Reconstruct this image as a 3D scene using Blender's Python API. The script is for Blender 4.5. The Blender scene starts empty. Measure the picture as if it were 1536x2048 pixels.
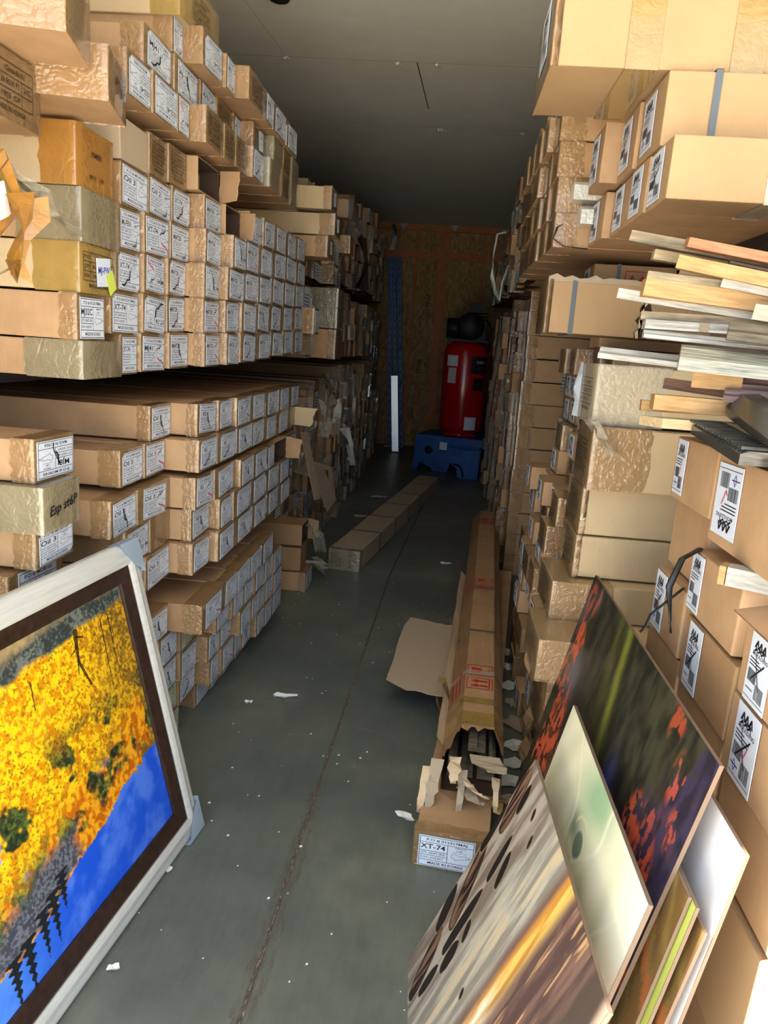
import bpy, bmesh, math, random
import numpy as np
from mathutils import Matrix, Vector
R = math.radians
scene = bpy.context.scene
COL = scene.collection

# ------------------------------------------------------------------ camera, light, exposure
def cam_axes(yaw, pitch, roll):
    f = Vector((math.sin(yaw) * math.cos(pitch), math.cos(yaw) * math.cos(pitch), math.sin(pitch)))
    r = Vector((math.cos(yaw), -math.sin(yaw), 0.0)); u = r.cross(f)
    return math.cos(roll) * r + math.sin(roll) * u, -math.sin(roll) * r + math.cos(roll) * u, f
cd = bpy.data.cameras.new('camera'); cam = bpy.data.objects.new('camera', cd); COL.objects.link(cam)
cd.sensor_fit = 'HORIZONTAL'; cd.sensor_width = 36; cd.lens = 1500 / 1536 * 36; cd.clip_start = .05; cd.clip_end = 200
r_, u_, f_ = cam_axes(R(-4), R(-12.5), R(4))
cam.matrix_world = Matrix(((r_.x, u_.x, -f_.x, 0), (r_.y, u_.y, -f_.y, 0), (r_.z, u_.z, -f_.z, 1.6), (0, 0, 0, 1)))
scene.camera = cam
world = bpy.data.worlds.new('daylight'); scene.world = world; world.use_nodes = True
wn = world.node_tree.nodes; wl = world.node_tree.links; wn.clear()
wo = wn.new('ShaderNodeOutputWorld'); wb = wn.new('ShaderNodeBackground'); wl.new(wb.outputs[0], wo.inputs[0])
SKY = (0.72, 0.85, 1.0, 1); SKY_STRENGTH = 3.0
wb.inputs[0].default_value = SKY; wb.inputs[1].default_value = SKY_STRENGTH
sd = bpy.data.lights.new('sun', 'SUN'); sd.energy = 36.0; sd.angle = R(.6); sd.color = (1, .94, .83)
sun = bpy.data.objects.new('sun', sd); COL.objects.link(sun); sun.location = (-8, -6, 8)
sun.rotation_euler = Vector((.80, .31, -.70)).to_track_quat('-Z', 'Y').to_euler()
pl = bpy.data.lights.new('door_portal', 'AREA'); pl.shape = 'RECTANGLE'; pl.size = 3.3; pl.size_y = 3.2; pl.energy = 1
pl.cycles.is_portal = True
portal = bpy.data.objects.new('door_portal', pl); COL.objects.link(portal); portal.location = (.26, .5, 1.6); portal.rotation_euler = (R(90), 0, 0)
scene.view_settings.view_transform = 'Standard'; scene.view_settings.look = 'None'
scene.view_settings.gamma = 1; scene.view_settings.use_curve_mapping = False
scene.view_settings.exposure = 0.34

# ------------------------------------------------------------------ materials
def srgb(r, g, b): return tuple(((c / 255) / 12.92 if c / 255 <= .04045 else ((c / 255 + .055) / 1.055) ** 2.4) for c in (r, g, b)) + (1,)
class NT:
    def __init__(s, name):
        s.m = bpy.data.materials.new(name); s.m.use_nodes = True; s.t = s.m.node_tree; s.n = s.t.nodes
        s.b = s.n['Principled BSDF']; s.o = s.n['Material Output']
    def new(s, k, **kw):
        n = s.n.new(k)
        for a, v in kw.items(): setattr(n, a, v)
        return n
    def link(s, a, b): s.t.links.new(a, b)
    def ramp(s, fac, stops):
        n = s.new('ShaderNodeValToRGB'); e = n.color_ramp.elements
        while len(e) < len(stops): e.new(.5)
        for i, (p, c) in enumerate(stops): e[i].position = p; e[i].color = c
        s.link(fac, n.inputs[0]); return n.outputs[0]
    def coord(s, scale=(1, 1, 1), kind='Object'):
        c = s.new('ShaderNodeTexCoord'); m = s.new('ShaderNodeMapping'); m.inputs[3].default_value = scale
        s.link(c.outputs[kind], m.inputs[0]); return m.outputs[0]
    def noise(s, vec, scale, detail=4, rough=.6):
        n = s.new('ShaderNodeTexNoise'); n.inputs['Scale'].default_value = scale; n.inputs['Detail'].default_value = detail
        n.inputs['Roughness'].default_value = rough; s.link(vec, n.inputs['Vector']); return n.outputs[0]
    def mix(s, fac, a, b, mode='MIX'):
        n = s.new('ShaderNodeMix', data_type='RGBA', blend_type=mode)
        if isinstance(fac, float): n.inputs[0].default_value = fac
        else: s.link(fac, n.inputs[0])
        for i, v in ((6, a), (7, b)):
            if isinstance(v, tuple): n.inputs[i].default_value = v
            else: s.link(v, n.inputs[i])
        return n.outputs[2]
    def bump(s, h, strength=.2, dist=.01):
        n = s.new('ShaderNodeBump'); n.inputs['Strength'].default_value = strength; n.inputs['Distance'].default_value = dist
        s.link(h, n.inputs['Height']); s.link(n.outputs[0], s.b.inputs['Normal'])
    def set(s, color=None, rough=None, metal=None, spec=None):
        if color is not None:
            if isinstance(color, tuple): s.b.inputs['Base Color'].default_value = color
            else: s.link(color, s.b.inputs['Base Color'])
        if rough is not None: s.b.inputs['Roughness'].default_value = rough
        if metal is not None: s.b.inputs['Metallic'].default_value = metal
        if spec is not None: s.b.inputs['Specular IOR Level'].default_value = spec
        return s.m

def plain(name, c, rough=.6, metal=0, spec=.5): return NT(name).set(c, rough, metal, spec)
def island(t): return t.new('ShaderNodeNewGeometry').outputs['Random Per Island']

def kraft_mat(name, stops, stain=.45):
    t = NT(name); v = t.coord(); base = t.ramp(island(t), stops)
    n = t.noise(v, 7, 5, .65); col = t.mix(t.ramp(n, [(.35, (.82, .80, .76, 1)), (.65, (1.06, 1.05, 1.04, 1))]), (0, 0, 0, 1), base)
    mul = t.mix(stain, base, t.ramp(n, [(.3, (.55, .5, .45, 1)), (.7, (1.1, 1.1, 1.1, 1))]), 'MULTIPLY')
    w = t.new('ShaderNodeTexWave', wave_type='BANDS', bands_direction='X'); w.inputs['Scale'].default_value = 60; w.inputs['Distortion'].default_value = 1.5
    t.link(v, w.inputs['Vector']); t.bump(w.outputs[0], .10, .003)
    return t.set(mul, .72, 0, .3)
KR = [(0, srgb(160, 120, 86)), (.35, srgb(174, 136, 99)), (.7, srgb(186, 150, 112)), (1, srgb(170, 142, 108))]
M = {}
M['kraft'] = kraft_mat('kraft_board', KR)
M['cream'] = kraft_mat('cream_board', [(0, srgb(188, 164, 126)), (1, srgb(198, 176, 140))], .12)
M['tan'] = kraft_mat('tan_board', [(0, srgb(170, 138, 98)), (1, srgb(178, 146, 108))], .15)
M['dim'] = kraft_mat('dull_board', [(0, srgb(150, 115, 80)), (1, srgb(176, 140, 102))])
def film_mat(name, stops, rough=.14, bump=.4, alpha=.6):
    t = NT(name); base = t.ramp(island(t), stops)
    def crease(scale, dist):
        n = t.new('ShaderNodeTexNoise'); n.inputs['Scale'].default_value = 2.4; n.inputs['Detail'].default_value = 2; n.inputs['Distortion'].default_value = dist; t.link(t.coord(scale), n.inputs['Vector'])
        a = t.new('ShaderNodeMath', operation='SUBTRACT'); t.link(n.outputs[0], a.inputs[0]); a.inputs[1].default_value = .5
        b = t.new('ShaderNodeMath', operation='ABSOLUTE'); t.link(a.outputs[0], b.inputs[0])
        c = t.new('ShaderNodeMath', operation='MULTIPLY', use_clamp=True); t.link(b.outputs[0], c.inputs[0]); c.inputs[1].default_value = 9; return c.outputs[0]
    c1, c2 = crease((5, 9, 9), .8), crease((13, 6, 12), .4)
    a = t.new('ShaderNodeMath', operation='ADD'); t.link(c1, a.inputs[0]); t.link(c2, a.inputs[1]); t.bump(a.outputs[0], bump, .006)
    n = t.noise(t.coord((6, 6, 6)), 3, 4, .6); col = t.mix(.3, base, t.ramp(n, [(.35, (.72, .68, .60, 1)), (.65, (1.15, 1.12, 1.05, 1))]), 'MULTIPLY')
    t.b.inputs['Coat Weight'].default_value = 1; t.b.inputs['Coat Roughness'].default_value = .06; t.b.inputs['Alpha'].default_value = alpha
    return t.set(col, rough, 0, .8)
M['film'] = film_mat('tan_packing_film', [(0, srgb(150, 122, 78)), (.5, srgb(172, 136, 92)), (1, srgb(186, 146, 100))])
M['film_end'] = film_mat('olive_brown_end_film', [(0, srgb(112, 92, 58)), (.5, srgb(134, 108, 70)), (1, srgb(150, 120, 80))], .14, .4, .72)
M['grey_film'] = film_mat('grey_packing_film', [(0, srgb(142, 132, 104)), (1, srgb(154, 142, 114))], .22, .22, .8)
M['amber_film'] = film_mat('amber_packing_film', [(0, srgb(178, 120, 40)), (1, srgb(190, 134, 56))], .25, .2, .75)
M['olive_tape'] = film_mat('olive_tape', [(0, srgb(166, 136, 66)), (1, srgb(174, 142, 76))], .25, .1, .75)
M['clear'] = film_mat('clear_wrap', [(0, srgb(206, 198, 176)), (1, srgb(214, 208, 190))], .12, .35, .45)
M['plastic'] = film_mat('white_plastic', [(0, srgb(205, 205, 196)), (1, srgb(222, 222, 214))], .35, .4, .95)
M['paper'] = plain('label_paper', srgb(218, 225, 238), .4)
M['paper_old'] = plain('aged_label_paper', srgb(206, 206, 178), .45)
M['ink'] = plain('black_ink', (.012, .012, .014, 1), .5)
M['stamp'] = plain('brown_black_ink', (.035, .022, .012, 1), .6)
M['red'] = plain('red_ink', srgb(186, 30, 38), .6)
M['blue_ink'] = plain('blue_ink', srgb(60, 70, 170), .5)
M['pink_ink'] = plain('pink_ink', srgb(205, 70, 90), .5)
M['note'] = plain('yellow_green_note', srgb(206, 220, 90), .6)
M['strap'] = plain('grey_blue_strap', srgb(84, 92, 98), .4)
M['black_strap'] = plain('black_strap', (.012, .012, .015, 1), .4)
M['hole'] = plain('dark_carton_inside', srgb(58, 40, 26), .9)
M['white'] = plain('white_foam', srgb(232, 232, 232), .7)
M['torn'] = plain('torn_card_edge', srgb(206, 180, 146), .9)
M['greycard'] = plain('grey_card', srgb(170, 152, 128), .85)
M['scrap'] = plain('paper_scrap', srgb(214, 214, 206), .8)

def wood_mat(name, c1, c2, scale=9, rough=.6):
    t = NT(name); v = t.coord((1.5, 14, 14)); n = t.noise(v, scale, 4, .6)
    c = t.ramp(n, [(.3, c1), (.7, c2)]); t.bump(n, .2, .004); return t.set(c, rough, 0, .3)
M['pine'] = wood_mat('raw_pine', srgb(150, 112, 68), srgb(186, 148, 98))
M['palepine'] = wood_mat('pale_pine', srgb(164, 140, 102), srgb(192, 170, 132))
M['redwood'] = wood_mat('reddish_wood', srgb(150, 94, 62), srgb(186, 130, 94))
M['greywood'] = wood_mat('weathered_wood', srgb(74, 66, 54), srgb(160, 142, 112), 5)
M['whitewood'] = wood_mat('white_primed_wood', srgb(134, 130, 122), srgb(186, 182, 172))
M['pinkwood'] = wood_mat('pinkish_wood', srgb(172, 140, 124), srgb(198, 172, 156))
M['brownwood'] = wood_mat('dark_brown_wood', srgb(66, 44, 34), srgb(110, 76, 54))
M['purplewood'] = wood_mat('stained_purple_wood', srgb(78, 60, 62), srgb(128, 104, 98))
M['darkwood'] = wood_mat('grey_brown_moulding', srgb(66, 58, 48), srgb(112, 100, 82))
t = NT('brushed_silver_leaf'); n = t.noise(t.coord((2, 60, 60)), 6, 4)
M['silver'] = t.set(t.ramp(n, [(.3, srgb(82, 84, 82)), (.7, srgb(168, 162, 140))]), .34, .5)
t = NT('dark_glossy_moulding'); n = t.noise(t.coord((3, 40, 40)), 5, 3)
M['darkgloss'] = t.set(t.ramp(n, [(.3, srgb(44, 44, 44)), (.7, srgb(96, 92, 82))]), .22, .4)
M['stud'] = wood_mat('stud_lumber', srgb(150, 84, 48), srgb(186, 116, 70), 6)

# floor
t = NT('sealed_concrete'); v = t.coord((1, 1, 1))
a = t.noise(v, .9, 6, .65); b = t.noise(v, 6, 6, .7); c = t.noise(t.coord((14, 2, 1)), 3, 5, .7)
col = t.ramp(a, [(.32, srgb(82, 88, 84)), (.5, srgb(98, 103, 95)), (.68, srgb(122, 124, 110))])
col = t.mix(.55, col, t.ramp(b, [(.3, (.72, .72, .74, 1)), (.7, (1.2, 1.2, 1.18, 1))]), 'MULTIPLY')
col = t.mix(.3, col, t.ramp(c, [(.38, (.78, .78, .78, 1)), (.6, (1.12, 1.12, 1.1, 1))]), 'MULTIPLY')
rr = t.ramp(b, [(.3, (.34, .34, .34, 1)), (.75, (.55, .55, .55, 1))]); t.link(rr, t.b.inputs['Roughness'])
M['floor'] = t.set(col, None, 0, .45)
t = NT('joint_grit'); n = t.noise(t.coord((40, 8, 1)), 5, 4, .8)
M['joint'] = t.set(t.ramp(n, [(.3, srgb(40, 36, 32)), (.55, srgb(90, 78, 66)), (.72, srgb(190, 182, 168))]), .9)
M['joint2'] = plain('pale_joint', srgb(150, 146, 132), .9)
# ceiling
t = NT('ceiling_board'); n = t.noise(t.coord(), 3, 5, .6)
M['ceiling'] = t.set(t.ramp(n, [(.3, srgb(228, 225, 210)), (.7, srgb(238, 235, 222))]), .85, 0, .2)
M['seam'] = plain('ceiling_seam', srgb(206, 204, 192), .8)
M['seam_dark'] = plain('ceiling_crack', srgb(70, 68, 62), .9)
# strand board
t = NT('strand_board'); v = t.coord((1, 1, .45))
vo = t.new('ShaderNodeTexVoronoi'); vo.inputs['Scale'].default_value = 34; t.link(v, vo.inputs['Vector'])
n = t.noise(v, 12, 4, .7)
col = t.mix(n, t.ramp(vo.outputs['Color'], [(.1, srgb(120, 92, 52)), (.5, srgb(170, 136, 84)), (.9, srgb(200, 168, 112))]), srgb(128, 98, 58))
t.bump(vo.outputs['Distance'], .3, .01); M['osb'] = t.set(col, .8)
M['wallpaint'] = plain('grey_wall_board', srgb(120, 112, 100), .9)
t = NT('outdoor_concrete'); n = t.noise(t.coord(), 2, 5)
M['apron'] = t.set(t.ramp(n, [(.3, srgb(206, 199, 186)), (.7, srgb(222, 215, 202))]), .9)
M['stucco'] = plain('outside_wall', srgb(196, 186, 168), .9)
M['steel_dark'] = plain('dark_rack_steel', srgb(28, 30, 34), .5)
M['rackblue'] = plain('blue_rack_paint', srgb(24, 84, 140), .45)
t = NT('worn_blue_paint'); n = t.noise(t.coord(), 5, 5, .7)
M['bluebox'] = t.set(t.ramp(n, [(.3, srgb(20, 66, 132)), (.62, srgb(30, 92, 168)), (.8, srgb(70, 96, 120))]), .5)
M['tankred'] = plain('red_tank_enamel', srgb(172, 10, 18), .2)
M['blackmetal'] = plain('black_cast_metal', (.006, .006, .007, 1), .5, 0, .25)
M['galv'] = plain('bright_metal', srgb(235, 238, 236), .28, .6)
# picture frame
t = NT('silver_frame'); n = t.noise(t.coord((3, 3, 40)), 3, 5)
M['frame_silver'] = t.set(t.ramp(n, [(.3, srgb(200, 199, 192)), (.7, srgb(216, 214, 207))]), .35, .15)
t = NT('espresso_frame'); n = t.noise(t.coord((4, 4, 4)), 12, 5)
M['frame_brown'] = t.set(t.ramp(n, [(.3, srgb(34, 22, 17)), (.8, srgb(66, 46, 36))]), .35)
M['guard'] = plain('pale_blue_corner_card', srgb(196, 212, 226), .6)
M['mdf'] = plain('board_edge', srgb(118, 96, 78), .85)
M['whiteboard'] = plain('blank_white_board', srgb(238, 236, 238), .5)
t = NT('green_edge'); M['lime'] = t.set(srgb(186, 196, 92), .6)
t = NT('printed_picture'); at = t.new('ShaderNodeVertexColor'); at.layer_name = 'print'
M['print'] = t.set(at.outputs[0], .42, 0, .4)

# ------------------------------------------------------------------ mesh builder
_txt = {}
def text_geo(s, size=1.0, shear=0.0):
    k = (s, shear)
    if k not in _txt:
        cu = bpy.data.curves.new('lettering', 'FONT'); cu.body = s; cu.size = 1; cu.resolution_u = 2; cu.offset = .018; cu.shear = shear; cu.align_x = 'CENTER'; cu.align_y = 'CENTER'
        o = bpy.data.objects.new('lettering', cu); COL.objects.link(o)
        dg = bpy.context.evaluated_depsgraph_get()
        me = bpy.data.meshes.new_from_object(o.evaluated_get(dg))
        _txt[k] = ([tuple(v.co[:2]) for v in me.vertices], [tuple(p.vertices) for p in me.polygons])
        bpy.data.objects.remove(o); bpy.data.meshes.remove(me); bpy.data.curves.remove(cu)
    return _txt[k]

class MB:
    def __init__(s): s.v = []; s.f = []; s.m = []
    def add(s, vs, fs, mi=0):
        o = len(s.v); s.v += [tuple(v) for v in vs]
        for f in fs: s.f.append(tuple(i + o for i in f)); s.m.append(mi)
    def quad(s, a, b, c, d, mi=0): s.add([a, b, c, d], [(0, 1, 2, 3)], mi)
    def box(s, x0, x1, y0, y1, z0, z1, mi=0):
        s.add([(x0, y0, z0), (x1, y0, z0), (x1, y1, z0), (x0, y1, z0), (x0, y0, z1), (x1, y0, z1), (x1, y1, z1), (x0, y1, z1)],
              [(0, 3, 2, 1), (4, 5, 6, 7), (0, 1, 5, 4), (1, 2, 6, 5), (2, 3, 7, 6), (3, 0, 4, 7)], mi)
    def prism(s, prof, p0, p1, up=(0, 0, 1), mi=0, cut0=0., cut1=0.):
        """extrude a profile [(side, up)] from p0 to p1; cut shears the ends along the side axis"""
        p0 = Vector(p0); p1 = Vector(p1); d = (p1 - p0).normalized(); sd = d.cross(Vector(up)).normalized(); upv = sd.cross(d)
        n = len(prof); vs = [p0 + sd * a + upv * b + d * (cut0 * a) for a, b in prof] + [p1 + sd * a + upv * b + d * (cut1 * a) for a, b in prof]
        fs = [(i, (i + 1) % n, n + (i + 1) % n, n + i) for i in range(n)] + [tuple(range(n - 1, -1, -1)), tuple(range(n, 2 * n))]
        s.add(vs, fs, mi)
    def lathe(s, prof, c, n=32, mi=0, axis='Z'):
        vs = []
        for r, z in prof:
            for k in range(n):
                a = 2 * math.pi * k / n
                p = (r * math.cos(a), r * math.sin(a), z)
                if axis == 'X': p = (p[2], p[0], p[1])
                if axis == 'Y': p = (p[0], p[2], p[1])
                vs.append((p[0] + c[0], p[1] + c[1], p[2] + c[2]))
        fs = []
        for i in range(len(prof) - 1):
            for k in range(n): fs.append((i * n + k, i * n + (k + 1) % n, (i + 1) * n + (k + 1) % n, (i + 1) * n + k))
        fs.append(tuple(range(n - 1, -1, -1))); fs.append(tuple((len(prof) - 1) * n + k for k in range(n)))
        s.add(vs, fs, mi)
    def tube(s, pts, r, n=6, mi=0, flat=1.0):
        pts = [Vector(p) for p in pts]; rings = []
        for i, p in enumerate(pts):
            d = (pts[min(i + 1, len(pts) - 1)] - pts[max(i - 1, 0)]).normalized()
            a = d.cross(Vector((0, 0, 1)));  a = a.normalized() if a.length > 1e-3 else Vector((1, 0, 0)); b = a.cross(d)
            rings.append([p + a * (r * math.cos(2 * math.pi * k / n)) + b * (r * flat * math.sin(2 * math.pi * k / n)) for k in range(n)])
        vs = [v for q in rings for v in q]
        fs = [(i * n + k, i * n + (k + 1) % n, (i + 1) * n + (k + 1) % n, (i + 1) * n + k) for i in range(len(pts) - 1) for k in range(n)]
        fs += [tuple(range(n - 1, -1, -1)), tuple((len(pts) - 1) * n + k for k in range(n))]
        s.add(vs, fs, mi)
    def sheet(s, outline, z, th, mi=0):
        n = len(outline); vs = [(x, y, z) for x, y in outline] + [(x, y, z + th) for x, y in outline]
        s.add(vs, [tuple(range(n - 1, -1, -1)), tuple(range(n, 2 * n))] + [(i, (i + 1) % n, n + (i + 1) % n, n + i) for i in range(n)], mi)
    def text(s, string, y, z, size, mi=1, width=None, x=.0015, rot=0, shear=0.0):
        """letters in the local YZ plane facing +X, centred at (y, z)"""
        vs, fs = text_geo(string, shear=shear)
        if not vs: return
        xs = [v[0] for v in vs]; sx = size
        if width: sx = width / max(max(xs) - min(xs), 1e-6)
        c, q = math.cos(rot), math.sin(rot)
        s.add([(x, y + sx * a * c - size * b * q, z + sx * a * q + size * b * c) for a, b in vs], fs, mi)
    def line(s, pts, w, mi=1, x=.0016):
        """a pen line of width w through [(y, z)] on the YZ plane facing +X"""
        for (y0, z0), (y1, z1) in zip(pts[:-1], pts[1:]):
            d = Vector((y1 - y0, z1 - z0)); L = d.length
            if L < 1e-6: continue
            d /= L; n = Vector((-d.y, d.x)) * (w / 2); e = d * (w / 3)
            s.quad((x, y0 - e.x - n.x, z0 - e.y - n.y), (x, y1 + e.x - n.x, z1 + e.y - n.y), (x, y1 + e.x + n.x, z1 + e.y + n.y), (x, y0 - e.x + n.x, z0 - e.y + n.y), mi)
    def mesh(s, name, mats, smooth=False):
        me = bpy.data.meshes.new(name); me.from_pydata(s.v, [], s.f)
        for m in mats: me.materials.append(m)
        me.polygons.foreach_set('material_index', s.m)
        if smooth: me.polygons.foreach_set('use_smooth', [True] * len(s.f))
        me.update(); return me
    def build(s, name, mats, parent=None, loc=(0, 0, 0), rot=(0, 0, 0), smooth=False):
        if not isinstance(mats, (list, tuple)): mats = [mats]
        return link(name, s.mesh(name, mats, smooth), parent, loc, rot)

def link(name, me, parent=None, loc=(0, 0, 0), rot=(0, 0, 0), scale=(1, 1, 1)):
    o = bpy.data.objects.new(name, me); COL.objects.link(o)
    if parent: o.parent = parent
    o.location = loc; o.rotation_euler = rot; o.scale = scale; return o
def empty(name, loc=(0, 0, 0), rot=(0, 0, 0)):
    return link(name, None, None, loc, rot)
def tag(o, label=None, cat=None, group=None, kind=None):
    for k, v in (('label', label), ('category', cat), ('group', group), ('kind', kind)):
        if v: o[k] = v
    return o
def structure(o): o['kind'] = 'structure'; return o
def torn_line(p, q, n, amp, rng):
    """points from p to q (2D) with a ragged outline"""
    out = []
    for i in range(n + 1):
        k = i / n; j = 0 if i in (0, n) else rng.uniform(-amp, amp)
        dx, dy = q[0] - p[0], q[1] - p[1]; L = math.hypot(dx, dy)
        out.append((p[0] + dx * k - dy / L * j, p[1] + dy * k + dx / L * j))
    return out

# ------------------------------------------------------------------ the building
BACK = 12.45; CEIL = 3.48; LW = -3.1; RW_ = 2.9; DOOR = .5
b = MB(); b.box(LW, RW_, DOOR, BACK, -.1, 0); structure(b.build('floor', M['floor']))
b = MB(); b.box(LW, RW_, DOOR, BACK, CEIL, CEIL + .1); structure(b.build('ceiling', M['ceiling']))
b = MB(); b.box(LW, RW_, BACK, BACK + .1, 0, CEIL); structure(b.build('wall_back', M['osb']))
b = MB(); b.box(LW - .1, LW, DOOR, BACK, 0, CEIL); structure(b.build('wall_left', M['wallpaint']))
b = MB(); b.box(RW_, RW_ + .1, DOOR, BACK, 0, CEIL); structure(b.build('wall_right', M['wallpaint']))
b = MB(); b.box(LW - 4, -1.38, DOOR - .15, DOOR, 0, 4.2); b.box(1.9, RW_ + 4, DOOR - .15, DOOR, 0, 4.2); b.box(-1.38, 1.9, DOOR - .15, DOOR, 3.2, 4.2)
structure(b.build('wall_front', M['stucco']))
b = MB(); b.box(-14, 14, -16, DOOR - .15, -.12, -.02); b.box(-1.6, 1.9, DOOR - .15, DOOR, -.12, -.0); structure(b.build('outside_ground', M['apron']))
# studs and rails on the back wall
b = MB()
for x, w in ((-1.9, .04), (-.66, .04), (-.28, .11), (-.155, .03), (.40, .04), (1.2, .04), (2.0, .04)): b.box(x, x + w, BACK - .045, BACK, 0, CEIL - .085)
b.box(LW, RW_, BACK - .05, BACK, CEIL - .085, CEIL)
for x0, x1 in ((-1.86, -.66), (-.62, -.28), (-.125, .40), (.44, 1.2)): b.box(x0, x1, BACK - .043, BACK, 2.98, 3.09)
structure(b.build('trim_1', M['stud']))
# lettering stencilled up the strand board
b = MB()
for s_, x, z, sz in (('TFOP', -.46, 1.30, .10), ('TFOP', -.40, 2.35, .09), ('TFOP', -.52, .55, .08), ('TFOP', -.50, 2.02, .07)):
    vs, fs = text_geo(s_)
    b.add([(x - v * sz, BACK - .002, z + u * sz) for u, v in vs], fs)
structure(b.build('trim_2', M['stamp']))
# floor joints
b = MB(); JP = [(-.352, 1.0), (-.363, 1.467), (-.344, 2.5), (-.312, 3.9), (-.285, 5.14), (-.19, 6.8), (-.05, 9.1), (.0, 10.)]
for (x0, y0), (x1, y1) in zip(JP[:-1], JP[1:]):
    b.quad((x0 - .006, y0, .0012), (x0 + .006, y0, .0012), (x1 + .006, y1, .0012), (x1 - .006, y1, .0012))
structure(b.build('trim_3', M['joint']))
b = MB(); b.quad((-1.1, 5.186, .001), (.6, 5.182, .001), (.6, 5.190, .001), (-1.1, 5.194, .001))
pts = [(-.31, 2.93), (-.22, 2.91), (-.12, 2.88), (-.03, 2.80), (.02, 2.78)]
for (x0, y0), (x1, y1) in zip(pts[:-1], pts[1:]): b.quad((x0, y0 - .001, .001), (x1, y1 - .001, .001), (x1, y1 + .001, .001), (x0, y0 + .001, .001))
structure(b.build('trim_4', M['joint2']))
# rust-brown stain along the near joint and scuff arcs
b = MB(); rng = random.Random(3)
t = NT('rust_stain'); n = t.noise(t.coord((9, 2, 1)), 6, 5, .7); al = t.ramp(n, [(.45, (0, 0, 0, 1)), (.75, (.5, .5, .5, 1))]); t.link(al, t.b.inputs['Alpha'])
M['rust'] = t.set(srgb(120, 76, 52), .8)
for (x0, y0), (x1, y1) in zip(JP[:2], JP[1:3]): b.quad((x0 - .03, y0, .0006), (x0 + .04, y0, .0006), (x1 + .03, y1, .0006), (x1 - .02, y1, .0006))
structure(b.build('trim_5', M['rust']))
# ceiling seams, torn paper, cracks
def on_ceiling(name, segs, w, mat):
    q = MB()
    for (x0, y0), (x1, y1) in segs:
        d = Vector((x1 - x0, y1 - y0)).normalized() * w; q.quad((x0 - d.y, y0 + d.x, CEIL - .001), (x1 - d.y, y1 + d.x, CEIL - .001), (x1 + d.y, y1 - d.x, CEIL - .001), (x0 + d.y, y0 - d.x, CEIL - .001))
    return structure(q.build(name, mat))
on_ceiling('trim_6', [((LW, 5.6), (RW_, 5.6)), ((LW, 7.1), (RW_, 7.1))], .006, M['seam'])
on_ceiling('trim_7', [((LW, 8.57), (RW_, 8.57)), ((LW, 9.9), (RW_, 9.9)), ((LW, 11.2), (RW_, 11.2)), ((-1.34, 4.75), (-1.28, 5.59)), ((-1.17, 7.14), (-1.11, 8.55))], .003, M['seam'])
on_ceiling('trim_8', [((-.38, 5.6), (-.35, 6.2)), ((-.35, 6.2), (-.33, 6.6))], .004, M['seam_dark'])
for i, (x, y, lab) in enumerate(((-1.28, 5.6, 'torn white tape tuft at the ceiling seam above the labelled cartons'), (-.51, 5.61, 'first of two white tape tufts on the front ceiling seam'), (-.25, 5.62, 'second white tape tuft beside the short ceiling crack'),
                                 (-.24, 7.14, 'elongated white tape tuft on the second ceiling seam'), (.47, 7.13, 'small white tape tuft on the second seam by the wrapped cartons'))):
    b = MB(); rng = random.Random(i)
    for k in range(5):
        a = rng.uniform(0, 6.28); q = Vector((x + math.cos(a) * .02 * (2.2 if i == 3 else 1), y + math.sin(a) * .02, CEIL - .012 * rng.random()))
        b.add([(x, y, CEIL), q, (q.x + .016, q.y + .01, CEIL - .02), (x + .01, y - .012, CEIL)], [(0, 1, 2, 3), (3, 2, 1, 0)])
    tag(b.build('tape_tuft', M['white']), lab, 'tape', 'white tape tufts on the ceiling')
b = MB(); b.lathe([(.03, 0), (.055, .006), (.06, .02), (.06, .03)], (-1.12, 4.68, CEIL - .03), 24)
tag(b.build('ceiling_sensor', M['steel_dark'], smooth=True), 'small dark round sensor on the ceiling near the doorway', 'sensor')
for x, y, lab in ((-.86, 12.37, 'clear pointed ceiling cone nearest the blue rack uprights'), (-.07, 12.28, 'clear pointed ceiling cone above the middle wall stud'), (.71, 12.33, 'clear pointed ceiling cone above the compressor side')):
    b = MB(); n = 6; R0 = .075
    ring = [(x + R0 * math.cos(k * 6.283 / n), y + R0 * .6 * math.sin(k * 6.283 / n), CEIL - .01) for k in range(n)]
    ring2 = [(x + R0 * .55 * math.cos(k * 6.283 / n + .5), y + R0 * .4 * math.sin(k * 6.283 / n + .5), CEIL - .05) for k in range(n)]
    b.add(ring + ring2 + [(x, y, CEIL - .10)], [(k, (k + 1) % n, n + (k + 1) % n, n + k) for k in range(n)] + [(n + k, n + (k + 1) % n, 2 * n) for k in range(n)] + [tuple(range(n - 1, -1, -1))])
    tag(b.build('clear_cone', M['galv']), lab, 'cone', 'clear cones along the top of the back wall')

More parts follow.
